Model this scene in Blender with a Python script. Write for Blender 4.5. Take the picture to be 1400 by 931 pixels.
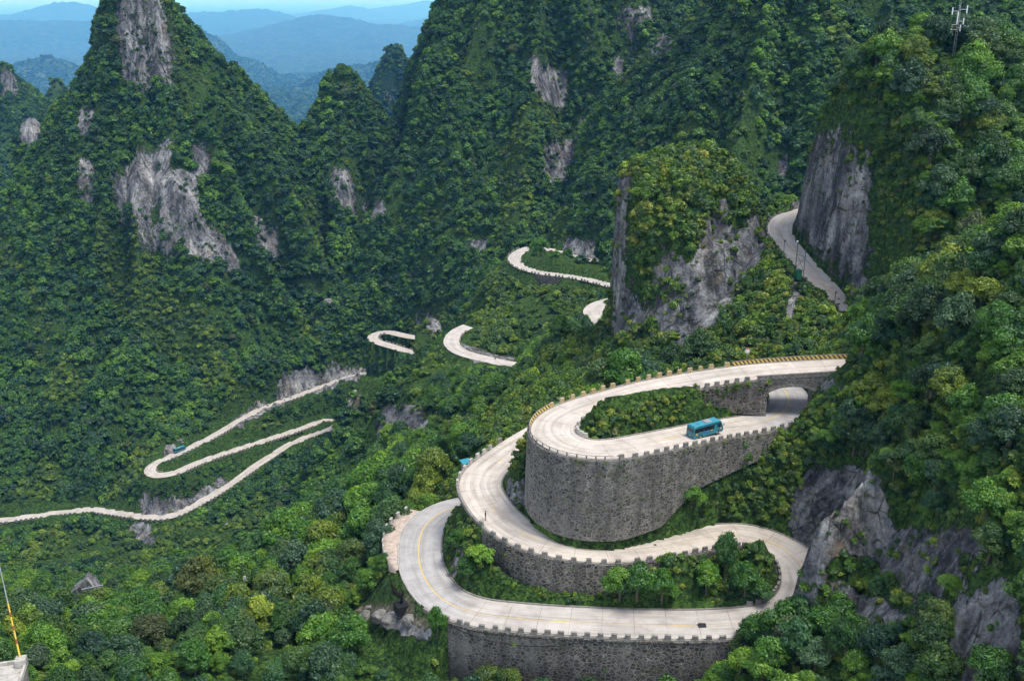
import bpy, math, random
import numpy as np
from mathutils import Vector, Matrix

for o in list(bpy.data.objects):
    bpy.data.objects.remove(o)
SC = bpy.context.scene
COL = SC.collection
RS = np.random.RandomState(7)
random.seed(7)

# ------------------------------------------------------------------ camera
H0 = 300.0                                # camera altitude
F = 1374.0                                # focal length, photo pixels (1400 wide)
PITCH = math.radians(19.07)
CP, SP = math.cos(PITCH), math.sin(PITCH)
cam = bpy.data.cameras.new('camera')
cam.sensor_width = 36.0
cam.lens = 36.0 * F / 1400.0
cam.clip_start = 1.0
cam.clip_end = 600000.0
camo = bpy.data.objects.new('camera', cam)
camo.location = (0, 0, H0)
camo.rotation_euler = (math.pi / 2 - PITCH, 0, 0)
COL.objects.link(camo)
SC.camera = camo

# ------------------------------------------------------------------ light
SUN_EL, SUN_AZ = 68.0, 110.0              # azimuth from +Y towards +X, degrees
world = bpy.data.worlds.new('World')
SC.world = world
world.use_nodes = True
wn = world.node_tree.nodes
wl = world.node_tree.links
sky = wn.new('ShaderNodeTexSky')
sky.sky_type = 'NISHITA'
sky.sun_disc = False
sky.sun_elevation = math.radians(SUN_EL)
sky.sun_rotation = math.radians(SUN_AZ)
sky.air_density = 1.0
sky.dust_density = 1.0
sky.altitude = 800
wn['Background'].inputs['Strength'].default_value = 0.13
hs = wn.new('ShaderNodeHueSaturation'); hs.inputs['Saturation'].default_value = 0.55
wl.new(sky.outputs[0], hs.inputs['Color']); wl.new(hs.outputs[0], wn['Background'].inputs['Color'])
sun = bpy.data.lights.new('sun', 'SUN')
sun.energy = 1.8
sun.angle = math.radians(22)
sun.color = (1.0, 0.965, 0.90)
suno = bpy.data.objects.new('sun', sun)
el, az = math.radians(SUN_EL), math.radians(SUN_AZ)
sd = Vector((math.sin(az) * math.cos(el), math.cos(az) * math.cos(el), math.sin(el)))
suno.rotation_euler = sd.to_track_quat('Z', 'Y').to_euler()
COL.objects.link(suno)
SC.view_settings.view_transform = 'Standard'
SC.view_settings.look = 'None'
SC.view_settings.gamma = 1.0
SC.view_settings.exposure = 1.28
SC.view_settings.use_curve_mapping = False
SC.render.film_transparent = False
SC.cycles.max_bounces = 5
SC.cycles.diffuse_bounces = 2
SC.cycles.transmission_bounces = 2
SC.cycles.transparent_max_bounces = 4
SC.cycles.volume_bounces = 1
SC.cycles.use_denoising = True
HAZE = 0.00006

# ------------------------------------------------------------------ helpers
def ray(px, py):
    a, b = px - 700.0, 465.5 - py
    return np.array([a, F * CP + b * SP, -F * SP + b * CP])
def Pz(px, py, z):                          # point seen at a pixel, z relative to the camera
    r = ray(px, py)
    return r * (z / r[2])
def Pd(px, py, D):                          # point seen at a pixel, at ground distance D
    r = ray(px, py)
    return r * (D / r[1])
def proj(X, Y, Z):                          # Z relative to the camera
    dep = Y * CP - Z * SP
    up = Y * SP + Z * CP
    return 700.0 + F * X / dep, 465.5 - F * up / dep, dep

def hash3(ix, iy, iz, seed):
    h = (ix.astype(np.int64) * 374761393 + iy.astype(np.int64) * 668265263 + iz.astype(np.int64) * 2147483647 + seed * 1274126177) & 0xffffffff
    h = ((h ^ (h >> 13)) * 1274126177) & 0xffffffff
    h = (h ^ (h >> 16)) & 0xffffffff
    return h.astype(np.float64) / 4294967295.0
def noise3(x, y, z, seed=0):
    x, y, z = np.broadcast_arrays(np.asarray(x, float), np.asarray(y, float), np.asarray(z, float))
    fx, fy, fz = np.floor(x), np.floor(y), np.floor(z)
    tx, ty, tz = x - fx, y - fy, z - fz
    sx, sy, sz = tx * tx * (3 - 2 * tx), ty * ty * (3 - 2 * ty), tz * tz * (3 - 2 * tz)
    r = 0
    for dx in (0, 1):
        for dy in (0, 1):
            for dz in (0, 1):
                w = (sx if dx else 1 - sx) * (sy if dy else 1 - sy) * (sz if dz else 1 - sz)
                r = r + w * hash3(fx + dx, fy + dy, fz + dz, seed)
    return r * 2 - 1
def noise2(x, y, seed=0):
    x, y = np.broadcast_arrays(np.asarray(x, float), np.asarray(y, float))
    fx, fy = np.floor(x), np.floor(y)
    tx, ty = x - fx, y - fy
    sx, sy = tx * tx * (3 - 2 * tx), ty * ty * (3 - 2 * ty)
    zz = np.zeros_like(fx)
    r = 0
    for dx in (0, 1):
        for dy in (0, 1):
            w = (sx if dx else 1 - sx) * (sy if dy else 1 - sy)
            r = r + w * hash3(fx + dx, fy + dy, zz, seed)
    return r * 2 - 1
def fbm2(x, y, octs=4, seed=0, ridged=False):
    r, a, s = 0, 1.0, 0
    for i in range(octs):
        n = noise2(x * 2 ** i + 17.3 * i, y * 2 ** i - 9.1 * i, seed + i)
        if ridged: n = 1 - 2 * np.abs(n)
        r = r + a * n; s += a; a *= 0.5
    return r / s

def tag(o, label=None, cat=None, group=None, kind=None):
    if label: o['label'] = label
    if cat: o['category'] = cat
    if group: o['group'] = group
    if kind: o['kind'] = kind
    return o
def mesh_np(name, V, faces, mats=(), smooth=False, uv=None, fmat=None):
    me = bpy.data.meshes.new(name)
    V = np.asarray(V, dtype=np.float32)
    if isinstance(faces, np.ndarray):
        n, k = faces.shape
        me.vertices.add(len(V)); me.vertices.foreach_set('co', V.ravel())
        me.loops.add(n * k); me.loops.foreach_set('vertex_index', faces.astype(np.int32).ravel())
        me.polygons.add(n); me.polygons.foreach_set('loop_start', np.arange(0, n * k, k, dtype=np.int32))
        if smooth: me.polygons.foreach_set('use_smooth', np.ones(n, dtype=bool))
        me.update(calc_edges=True)
    else:
        me.from_pydata([tuple(v) for v in V], [], faces)
        if smooth:
            for p in me.polygons: p.use_smooth = True
        me.update()
    for m in mats: me.materials.append(m)
    if fmat is not None:
        me.polygons.foreach_set('material_index', np.asarray(fmat, dtype=np.int32))
    if uv is not None:
        ul = me.uv_layers.new(name='UVMap')
        li = np.zeros(len(me.loops), dtype=np.int32); me.loops.foreach_get('vertex_index', li)
        ul.data.foreach_set('uv', np.asarray(uv, dtype=np.float32)[li].ravel())
    return me
def link(name, me, parent=None, loc=None, rot=None):
    o = bpy.data.objects.new(name, me)
    COL.objects.link(o)
    if parent is not None: o.parent = parent
    if loc is not None: o.location = loc
    if rot is not None: o.rotation_euler = rot
    return o
def empty(name, loc, rz=0):
    o = bpy.data.objects.new(name, None)
    COL.objects.link(o); o.location = loc; o.rotation_euler = (0, 0, rz)
    o.empty_display_size = 0.5
    return o
class MB:                                   # collects shapes into one mesh
    def __init__(s): s.V = []; s.F = []; s.M = []
    def add(s, V, F, m=0):
        b = len(s.V)
        s.V += [tuple(v) for v in V]; s.F += [tuple(i + b for i in f) for f in F]; s.M += [m] * len(F)
    def box(s, c, d, m=0, rz=0, taper=1.0, ry=0):
        cx, cy, cz = c; hx, hy, hz = d[0] / 2, d[1] / 2, d[2] / 2
        V = []
        for z, t in ((-hz, 1.0), (hz, taper)):
            for x, y in ((-hx, -hy), (hx, -hy), (hx, hy), (-hx, hy)):
                V.append(Vector((x * t, y * t, z)))
        M = Matrix.Rotation(rz, 3, 'Z') @ Matrix.Rotation(ry, 3, 'Y')
        V = [M @ v + Vector(c) for v in V]
        s.add(V, [(3, 2, 1, 0), (4, 5, 6, 7), (0, 1, 5, 4), (1, 2, 6, 5), (2, 3, 7, 6), (3, 0, 4, 7)], m)
    def tube(s, pts, rad, n=8, m=0, cap=True):
        pts = [Vector(p) for p in pts]
        if not hasattr(rad, '__len__'): rad = [rad] * len(pts)
        rings = []
        for i, p in enumerate(pts):
            t = (pts[min(i + 1, len(pts) - 1)] - pts[max(i - 1, 0)]).normalized()
            a = t.cross(Vector((0, 0, 1)) if abs(t.z) < 0.9 else Vector((1, 0, 0))).normalized()
            b = t.cross(a)
            rings.append([p + (a * math.cos(2 * math.pi * k / n) + b * math.sin(2 * math.pi * k / n)) * rad[i] for k in range(n)])
        V = [v for r in rings for v in r]
        Fc = []
        for i in range(len(pts) - 1):
            for k in range(n):
                Fc.append((i * n + k, i * n + (k + 1) % n, (i + 1) * n + (k + 1) % n, (i + 1) * n + k))
        if cap:
            Fc.append(tuple(range(n - 1, -1, -1))); Fc.append(tuple((len(pts) - 1) * n + k for k in range(n)))
        s.add(V, Fc, m)
    def prism(s, poly, y0, y1, m=0):        # poly in XZ, extruded along Y
        n = len(poly)
        V = [(x, y0, z) for x, z in poly] + [(x, y1, z) for x, z in poly]
        Fc = [tuple(range(n)), tuple(range(2 * n - 1, n - 1, -1))] + [(i, i + n, (i + 1) % n + n, (i + 1) % n) for i in range(n)]
        s.add(V, Fc, m)
    def build(s, name, mats, parent=None, smooth=False, bevel=0, loc=None, rot=None):
        if not isinstance(mats, (list, tuple)): mats = [mats]
        me = mesh_np(name, s.V, s.F, mats, smooth)
        for p, m in zip(me.polygons, s.M): p.material_index = m
        import bmesh
        bm = bmesh.new(); bm.from_mesh(me)
        bmesh.ops.recalc_face_normals(bm, faces=bm.faces)
        if bevel:
            bmesh.ops.bevel(bm, geom=list(bm.edges), offset=bevel, segments=1, affect='EDGES')
        bm.to_mesh(me); bm.free()
        return link(name, me, parent, loc, rot)

# ------------------------------------------------------------------ materials
class NT:
    def __init__(s, name):
        s.m = bpy.data.materials.new(name); s.m.use_nodes = True
        s.n = s.m.node_tree.nodes; s.l = s.m.node_tree.links
        s.bsdf = s.n['Principled BSDF']; s.out = s.n['Material Output']
        s.bsdf.inputs['Specular IOR Level'].default_value = 0.25
        s.bsdf.inputs['Roughness'].default_value = 0.85
    def node(s, t, **kw):
        nd = s.n.new(t)
        for k, v in kw.items(): setattr(nd, k, v)
        return nd
    def set(s, sock, v):
        if hasattr(v, 'links') or hasattr(v, 'is_linked'): s.l.new(v, sock)
        else:
            if isinstance(v, (tuple, list)) and len(v) == 3 and sock.type == 'RGBA': v = tuple(v) + (1,)
            sock.default_value = v
    def pos(s, scale=(1, 1, 1), objspace=False, rot=(0, 0, 0)):
        if objspace:
            src = s.node('ShaderNodeTexCoord').outputs['Object']
        else:
            src = s.node('ShaderNodeNewGeometry').outputs['Position']
        mp = s.node('ShaderNodeMapping'); mp.inputs['Scale'].default_value = scale; mp.inputs['Rotation'].default_value = rot
        s.l.new(src, mp.inputs['Vector']); return mp.outputs[0]
    def noise(s, vec, scale, detail=4, rough=0.55, dist=0.0):
        t = s.node('ShaderNodeTexNoise'); t.inputs['Scale'].default_value = scale; t.inputs['Detail'].default_value = detail
        t.inputs['Roughness'].default_value = rough; t.inputs['Distortion'].default_value = dist
        s.l.new(vec, t.inputs['Vector']); return t.outputs['Fac']
    def voro(s, vec, scale, feature='F1', out='Distance'):
        t = s.node('ShaderNodeTexVoronoi', feature=feature); t.inputs['Scale'].default_value = scale
        s.l.new(vec, t.inputs['Vector']); return t.outputs[out]
    def ramp(s, fac, stops, interp='LINEAR'):
        r = s.node('ShaderNodeValToRGB'); r.color_ramp.interpolation = interp
        e = r.color_ramp.elements
        while len(e) < len(stops): e.new(0.5)
        for k, (p, c) in enumerate(stops):
            if not hasattr(c, '__len__'): c = (c, c, c)
            e[k].position = p; e[k].color = tuple(c) + (1,)
        s.l.new(fac, r.inputs[0]); return r.outputs[0]
    def math(s, op, a, b=0.0, c=None, clamp=False):
        m = s.node('ShaderNodeMath', operation=op, use_clamp=clamp)
        s.set(m.inputs[0], a); s.set(m.inputs[1], b)
        if c is not None: s.set(m.inputs[2], c)
        return m.outputs[0]
    def mix(s, fac, a, b, mode='MIX'):
        m = s.node('ShaderNodeMix', data_type='RGBA', blend_type=mode)
        s.set(m.inputs[0], fac); s.set(m.inputs[6], a); s.set(m.inputs[7], b)
        return m.outputs[2]
    def attr(s, name, out='Fac'):
        a = s.node('ShaderNodeAttribute'); a.attribute_name = name; return a.outputs[out]
    def bump(s, h, strength=0.5, dist=0.1):
        b = s.node('ShaderNodeBump'); b.inputs['Strength'].default_value = strength; b.inputs['Distance'].default_value = dist
        s.l.new(h, b.inputs['Height']); s.l.new(b.outputs[0], s.bsdf.inputs['Normal']); return b.outputs[0]
    def base(s, c): s.set(s.bsdf.inputs['Base Color'], c)

def simple(name, col, rough=0.6, metal=0.0, var=0.25, scale=3.0, spec=0.3, emit=None):
    t = NT(name)
    f = t.noise(t.pos(objspace=True), scale, 5)
    a = tuple(c * (1 - var) for c in col); b = tuple(min(1, c * (1 + var)) for c in col)
    t.base(t.ramp(f, [(0.3, a), (0.7, b)]))
    t.bsdf.inputs['Roughness'].default_value = rough; t.bsdf.inputs['Metallic'].default_value = metal
    t.bsdf.inputs['Specular IOR Level'].default_value = spec
    return t.m

def rock_color(t):
    P1 = t.pos((1, 1, 0.34)); P2 = t.pos((1, 1, 0.5)); P3 = t.pos()
    streak = t.noise(P1, 0.55, 6, 0.58, 0.5)
    fine = t.noise(t.pos((1, 1, 0.75)), 1.8, 7, 0.72)
    broad = t.noise(t.pos((1, 1, 0.22)), 0.14, 5, 0.62, 0.3)
    sf = t.math('ADD', t.math('ADD', t.math('MULTIPLY', streak, 0.32), t.math('MULTIPLY', fine, 0.30)), t.math('MULTIPLY', broad, 0.38))
    sf = t.math('ADD', t.math('MULTIPLY', t.math('SUBTRACT', sf, 0.51), 1.45), 0.49)
    col = t.ramp(sf, [(0.36, (0.030, 0.032, 0.036)), (0.44, (0.10, 0.103, 0.11)), (0.50, (0.19, 0.192, 0.20)), (0.57, (0.30, 0.30, 0.30)), (0.66, (0.55, 0.53, 0.50))])
    zone = t.noise(P2, 0.09, 4, 0.6)
    pale = t.ramp(zone, [(0.45, 0.0), (0.62, 1.0)])
    col = t.mix(t.math('MULTIPLY', pale, 0.5), col, t.ramp(sf, [(0.38, (0.08, 0.075, 0.07)), (0.5, (0.30, 0.285, 0.265)), (0.62, (0.52, 0.50, 0.47))]))
    warm = t.ramp(t.noise(P2, 0.2, 6, 0.65), [(0.56, 0.0), (0.68, 1.0)])
    col = t.mix(t.math('MULTIPLY', warm, 0.5), col, (0.24, 0.16, 0.085))
    darkf = t.ramp(t.noise(P1, 0.16, 6, 0.65), [(0.38, 1.0), (0.5, 0.0)])
    col = t.mix(t.math('MULTIPLY', darkf, 0.6), col, (0.04, 0.042, 0.05))
    mossf = t.ramp(t.noise(t.pos((0.6, 0.6, 1.6)), 0.5, 8, 0.75), [(0.55, 0.0), (0.62, 1.0)])
    col = t.mix(t.math('MULTIPLY', mossf, 0.75), col, (0.045, 0.05, 0.012))
    crk = t.voro(t.pos((1, 1, 0.55), rot=(0.35, 0.25, 0)), 0.28, 'DISTANCE_TO_EDGE')
    ledge = t.math('MULTIPLY', t.ramp(crk, [(0.0, 1.0), (0.035, 0.0)]), t.ramp(t.noise(P3, 0.3, 4, 0.6), [(0.45, 0.0), (0.6, 1.0)]))
    col = t.mix(t.math('MULTIPLY', ledge, 0.7), col, (0.012, 0.013, 0.014))
    h = t.math('ADD', t.math('MULTIPLY', sf, 1.6), t.math('MULTIPLY', ledge, -0.5))
    h = t.math('ADD', h, t.math('MULTIPLY', t.noise(P3, 1.2, 6, 0.7), 0.5))
    return col, h
def make_terrain_mat():
    t = NT('mountain_ground')
    rc, rh = rock_color(t)
    P = t.pos()
    g = t.noise(P, 0.7, 8, 0.7)
    big = t.noise(P, 0.02, 3)
    lv = t.voro(P, 2.6, 'F1', 'Color'); lb = t.node('ShaderNodeRGBToBW'); t.l.new(lv, lb.inputs[0])
    gv = t.math('ADD', t.math('MULTIPLY', g, 0.75), t.math('MULTIPLY', lb.outputs[0], 0.3))
    gc = t.ramp(gv, [(0.36, (0.005, 0.012, 0.004)), (0.50, (0.018, 0.042, 0.008)), (0.60, (0.04, 0.085, 0.013)), (0.72, (0.075, 0.12, 0.02)), (0.82, (0.12, 0.10, 0.045))])
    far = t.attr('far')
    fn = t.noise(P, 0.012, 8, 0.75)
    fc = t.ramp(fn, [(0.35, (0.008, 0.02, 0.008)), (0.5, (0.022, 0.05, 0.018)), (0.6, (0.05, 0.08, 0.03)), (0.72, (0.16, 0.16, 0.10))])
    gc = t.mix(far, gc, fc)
    r = t.attr('rock')
    rn = t.noise(P, 0.45, 5, 0.65)
    rm = t.math('ADD', r, t.math('MULTIPLY', t.math('SUBTRACT', rn, 0.5), 1.3))
    rm = t.ramp(rm, [(0.45, 0.0), (0.55, 1.0)])
    soil = t.attr('soil')
    sc = t.ramp(t.noise(P, 1.2, 8, 0.75), [(0.35, (0.03, 0.035, 0.012)), (0.5, (0.10, 0.085, 0.06)), (0.62, (0.22, 0.20, 0.16)), (0.8, (0.36, 0.33, 0.28))])
    gc = t.mix(soil, gc, sc)
    t.base(t.mix(rm, gc, rc))
    h = t.math('ADD', t.math('MULTIPLY', rh, rm), t.math('MULTIPLY', gv, 0.9))
    t.bump(h, 1.0, 0.7)
    t.bsdf.inputs['Roughness'].default_value = 0.92
    t.bsdf.inputs['Specular IOR Level'].default_value = 0.15
    return t.m
def make_rock_mat():
    t = NT('limestone'); c, h = rock_color(t); t.base(c); t.bump(h, 1.0, 0.5); return t.m
def make_masonry(name='stone_masonry', scale=1.9, lo=(0.035, 0.032, 0.028), hi=(0.15, 0.135, 0.115), mortar=(0.24, 0.225, 0.20), moss=0.5):
    t = NT(name)
    P = t.pos((1, 1, 1.25))
    nz = t.node('ShaderNodeTexNoise'); nz.inputs['Scale'].default_value = 1.4; t.l.new(P, nz.inputs['Vector'])
    vm = t.node('ShaderNodeVectorMath', operation='MULTIPLY_ADD'); t.l.new(nz.outputs['Color'], vm.inputs[0]); vm.inputs[1].default_value = (0.4, 0.4, 0.4); t.l.new(P, vm.inputs[2])
    e = t.voro(vm.outputs[0], scale, 'DISTANCE_TO_EDGE'); cc = t.voro(vm.outputs[0], scale, 'F1', 'Color')
    bw = t.node('ShaderNodeRGBToBW'); t.l.new(cc, bw.inputs[0])
    st = t.ramp(bw.outputs[0], [(0.1, lo), (0.6, tuple((a + b) / 2 for a, b in zip(lo, hi))), (0.9, hi)])
    mm = t.ramp(e, [(0.03, 1.0), (0.085, 0.0)])
    c = t.mix(mm, st, mortar)
    stain = t.ramp(t.noise(t.pos((1, 1, 0.12)), 0.45, 6, 0.65), [(0.36, 1.0), (0.60, 0.0)])
    c = t.mix(t.math('MULTIPLY', stain, 0.6), c, (0.045, 0.042, 0.038))
    pale = t.ramp(t.noise(t.pos((1, 1, 0.35)), 0.22, 5, 0.6), [(0.52, 0.0), (0.7, 1.0)])
    c = t.mix(t.math('MULTIPLY', pale, 0.35), c, (0.30, 0.285, 0.26))
    ms = t.ramp(t.noise(t.pos((0.5, 0.5, 1.2)), 0.5, 7, 0.7), [(0.56, 0.0), (0.66, 1.0)])
    c = t.mix(t.math('MULTIPLY', ms, moss), c, (0.075, 0.085, 0.02))
    t.base(c)
    h = t.math('ADD', t.math('MULTIPLY', mm, -1.0), t.math('MULTIPLY', t.noise(P, 6, 4), 0.5))
    t.bump(h, 0.8, 0.06)
    return t.m
def make_road_mat():
    t = NT('concrete_road')
    uv = t.node('ShaderNodeUVMap'); uv.uv_map = 'UVMap'
    sp = t.node('ShaderNodeSeparateXYZ'); t.l.new(uv.outputs[0], sp.inputs[0])
    u, v = sp.outputs[0], sp.outputs[1]
    P = t.pos()
    grey = t.attr('grey')
    n1 = t.noise(P, 0.35, 7, 0.65); n2 = t.noise(P, 3.5, 6, 0.7)
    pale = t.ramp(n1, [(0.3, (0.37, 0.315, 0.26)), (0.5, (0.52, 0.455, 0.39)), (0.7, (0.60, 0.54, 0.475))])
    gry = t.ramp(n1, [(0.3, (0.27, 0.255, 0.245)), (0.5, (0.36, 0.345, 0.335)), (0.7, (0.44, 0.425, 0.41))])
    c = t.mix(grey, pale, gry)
    # slab tone: every slab of its own
    cell = t.node('ShaderNodeCombineXYZ')
    t.l.new(t.math('FLOOR', t.math('DIVIDE', u, 5.0)), cell.inputs[0]); t.l.new(t.math('GREATER_THAN', v, 0.0), cell.inputs[1])
    wn_ = t.node('ShaderNodeTexWhiteNoise', noise_dimensions='2D'); t.l.new(cell.outputs[0], wn_.inputs['Vector'])
    c = t.mix(t.math('MULTIPLY', wn_.outputs[0], 0.22), c, (0.33, 0.30, 0.27))
    c = t.mix(t.ramp(n2, [(0.25, 0.35), (0.5, 0.0)]), c, (0.2, 0.18, 0.16))
    # worn wheel tracks and dirt, stretched along the lane
    cv = t.node('ShaderNodeCombineXYZ'); t.l.new(t.math('MULTIPLY', u, 0.05), cv.inputs[0]); t.l.new(v, cv.inputs[1])
    tr = t.noise(cv.outputs[0], 1.1, 5, 0.6)
    c = t.mix(t.ramp(tr, [(0.46, 0.0), (0.66, 0.62)]), c, (0.24, 0.215, 0.19))
    # joints
    fu = t.math('ABSOLUTE', t.math('SUBTRACT', t.math('FRACT', t.math('DIVIDE', t.math('ADD', u, t.math('MULTIPLY', n2, 0.08)), 5.0)), 0.5))
    j1 = t.math('GREATER_THAN', fu, 0.4915)
    wob = t.math('MULTIPLY', t.math('SUBTRACT', n2, 0.5), 0.08)
    av = t.math('ABSOLUTE', t.math('ADD', v, wob))
    j2 = t.math('LESS_THAN', av, 0.04)
    j = t.math('MAXIMUM', j1, j2)
    c = t.mix(t.math('MULTIPLY', j, t.ramp(t.noise(P, 0.5, 4, 0.6), [(0.4, 0.25), (0.6, 0.7)])), c, (0.09, 0.075, 0.065))
    # yellow centre line
    yl = t.math('LESS_THAN', t.math('ABSOLUTE', t.math('SUBTRACT', v, 0.22)), 0.085)
    wear = t.ramp(t.noise(P, 0.16, 4, 0.6), [(0.45, 0.0), (0.55, 1.0)])
    dash = t.math('MAXIMUM', grey, t.math('GREATER_THAN', t.math('FRACT', t.math('DIVIDE', u, 9.0)), 0.5))
    yf = t.math('MULTIPLY', yl, t.math('MULTIPLY', t.math('MAXIMUM', t.math('MULTIPLY', grey, 0.95), wear), dash))
    yb = t.attr('yellow')
    yf = t.math('MULTIPLY', yf, yb)
    c = t.mix(yf, c, (0.60, 0.40, 0.06))
    t.base(c)
    t.bump(t.math('ADD', t.math('MULTIPLY', n2, 0.3), t.math('MULTIPLY', j, -0.6)), 0.4, 0.03)
    t.bsdf.inputs['Roughness'].default_value = 0.8
    return t.m
def make_conc(name='weathered_concrete', a=(0.12, 0.11, 0.095), b=(0.30, 0.28, 0.25), hatch=False):
    t = NT(name)
    P = t.pos()
    c = t.ramp(t.noise(P, 1.6, 7, 0.7), [(0.3, a), (0.7, b)])
    c = t.mix(t.ramp(t.noise(t.pos((1, 1, 0.3)), 0.8, 5, 0.6), [(0.5, 0.0), (0.72, 0.6)]), c, (0.05, 0.05, 0.045))
    if hatch:
        O = t.node('ShaderNodeTexCoord').outputs['Object']
        sp = t.node('ShaderNodeSeparateXYZ'); t.l.new(O, sp.inputs[0])
        w = t.math('FRACT', t.math('MULTIPLY', t.math('ADD', sp.outputs[0], sp.outputs[2]), 2.6))
        hz = t.math('GREATER_THAN', w, 0.5)
        hc = t.mix(hz, (0.05, 0.045, 0.04), (0.62, 0.42, 0.08))
        wear = t.ramp(t.noise(P, 2.2, 4, 0.6), [(0.42, 0.95), (0.62, 0.25)])
        c = t.mix(wear, c, hc)
    t.base(c)
    t.bump(t.noise(P, 5, 5), 0.5, 0.03)
    return t.m
LEAF = {}
def make_leaf(name, dark, mid, light, hue_var=1.0):
    t = NT(name)
    oi = t.node('ShaderNodeObjectInfo')
    tone = t.attr('tone')                                     # the leaf's own shade of green; clump cores carry painted inner shade
    big = t.noise(t.pos(), 0.018, 3, 0.5)
    med = t.noise(t.pos(), 0.11, 3, 0.5)
    r = t.math('ADD', t.math('MULTIPLY', oi.outputs['Random'], 0.52), t.math('MULTIPLY', tone, 0.48))
    r = t.math('ADD', r, t.math('MULTIPLY', t.math('SUBTRACT', big, 0.5), 0.7))
    r = t.math('ADD', r, t.math('MULTIPLY', t.math('SUBTRACT', med, 0.5), 0.5))
    c = t.ramp(r, [(0.05, dark), (0.5, mid), (0.85, light), (1.0, tuple(min(1, x * 1.5) for x in light))])
    c = t.mix(t.math('MULTIPLY', t.math('GREATER_THAN', t.math('FRACT', t.math('MULTIPLY', oi.outputs['Random'], 37.7)), 0.97), 0.4), c, (0.09, 0.07, 0.02))
    c = t.mix(t.math('MULTIPLY', t.math('GREATER_THAN', t.math('FRACT', t.math('MULTIPLY', oi.outputs['Random'], 71.3)), 0.72), 0.5), c, (0.02, 0.065, 0.035))
    d = t.node('ShaderNodeBsdfDiffuse'); tr = t.node('ShaderNodeBsdfTranslucent'); g = t.node('ShaderNodeBsdfGlossy')
    c = t.mix(t.math('MULTIPLY', t.math('SUBTRACT', 1.0, tone), 0.45), c, (0.008, 0.024, 0.005)) if False else c
    t.l.new(c, d.inputs[0]); t.l.new(t.mix(0.5, c, (0.14, 0.22, 0.02)), tr.inputs[0])
    g.inputs['Roughness'].default_value = 0.5; g.inputs[0].default_value = (0.8, 0.85, 0.9, 1)
    m1 = t.node('ShaderNodeMixShader'); m1.inputs[0].default_value = 0.16
    t.l.new(d.outputs[0], m1.inputs[1]); t.l.new(tr.outputs[0], m1.inputs[2])
    m2 = t.node('ShaderNodeMixShader'); m2.inputs[0].default_value = 0.035
    t.l.new(m1.outputs[0], m2.inputs[1]); t.l.new(g.outputs[0], m2.inputs[2])
    t.l.new(m2.outputs[0], t.out.inputs[0])
    return t.m
M_TERR = make_terrain_mat()
M_ROCK = make_rock_mat()
M_WALL = make_masonry(scale=1.35, lo=(0.028, 0.025, 0.022), hi=(0.17, 0.15, 0.125), mortar=(0.29, 0.27, 0.235))
M_WALL2 = make_masonry('pale_stone_masonry', 1.5, (0.045, 0.042, 0.038), (0.20, 0.185, 0.16), (0.29, 0.275, 0.245), 0.6)
M_ROAD = make_road_mat()
M_CONC = make_conc()
M_CONCL = make_conc('pale_concrete', (0.28, 0.26, 0.23), (0.50, 0.47, 0.42))
M_HATCH = make_conc('hatched_concrete', (0.30, 0.28, 0.24), (0.50, 0.47, 0.40), True)
M_LEAF = make_leaf('forest_leaves', (0.007, 0.028, 0.004), (0.038, 0.112, 0.008), (0.12, 0.24, 0.014))
M_LEAFN = make_leaf('near_leaves', (0.010, 0.038, 0.004), (0.056, 0.148, 0.007), (0.17, 0.29, 0.013))
M_LEAFY = make_leaf('lime_leaves', (0.09, 0.20, 0.015), (0.15, 0.30, 0.02), (0.25, 0.38, 0.035))
M_BUSH = make_leaf('bush_leaves', (0.020, 0.052, 0.005), (0.078, 0.165, 0.010), (0.20, 0.29, 0.018))
M_GRASSL = make_leaf('fern_leaves', (0.035, 0.07, 0.007), (0.115, 0.18, 0.012), (0.25, 0.26, 0.025))
M_BARK = simple('bark', (0.10, 0.08, 0.06), 0.9, var=0.4)

# ------------------------------------------------------------------ roads: centre lines (photo pixel, altitude) -> world
ROADS = {}
def smooth_path(P, step):
    P = np.array(P)
    out = []
    n = len(P)
    for i in range(n - 1):
        p0, p1, p2, p3 = P[max(i - 1, 0)], P[i], P[i + 1], P[min(i + 2, n - 1)]
        m = max(2, int(np.linalg.norm(p2 - p1) / step * 2))
        for k in range(m):
            t = k / m
            out.append(0.5 * ((2 * p1) + (-p0 + p2) * t + (2 * p0 - 5 * p1 + 4 * p2 - p3) * t * t + (-p0 + 3 * p1 - 3 * p2 + p3) * t ** 3))
    out.append(P[-1])
    out = np.array(out)
    for it in range(12):
        out[1:-1] = 0.25 * out[:-2] + 0.5 * out[1:-1] + 0.25 * out[2:]
    d = np.r_[0, np.cumsum(np.linalg.norm(np.diff(out[:, :2], axis=0), axis=1))]
    s = np.arange(0, d[-1], step)
    return np.stack([np.interp(s, d, out[:, k]) for k in range(3)], 1), s
def road(name, pts, w, step=1.0):
    P, s = smooth_path([Pz(a, b, z) for a, b, z in pts], step)
    T = np.gradient(P[:, :2], axis=0); T /= np.linalg.norm(T, axis=1)[:, None] + 1e-9
    N = np.stack([-T[:, 1], T[:, 0]], 1)       # left of travel
    px, py, _ = proj(P[:, 0], P[:, 1], P[:, 2])
    ROADS[name] = dict(P=P, s=s, N=N, T=T, w=w, px=px, py=py)
    return ROADS[name]
R_TOP = road('top', [(1110, 286, -56.5), (1092, 291.7, -57), (1075, 298, -57.5), (1066.8, 310, -58.2), (1071, 327, -59.5), (1089, 349, -61.5), (1111.5, 374, -64), (1136.6, 399, -66.5), (1159, 419, -69), (1173, 433, -70), (1195, 455, -70.5)], 6.4)
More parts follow.
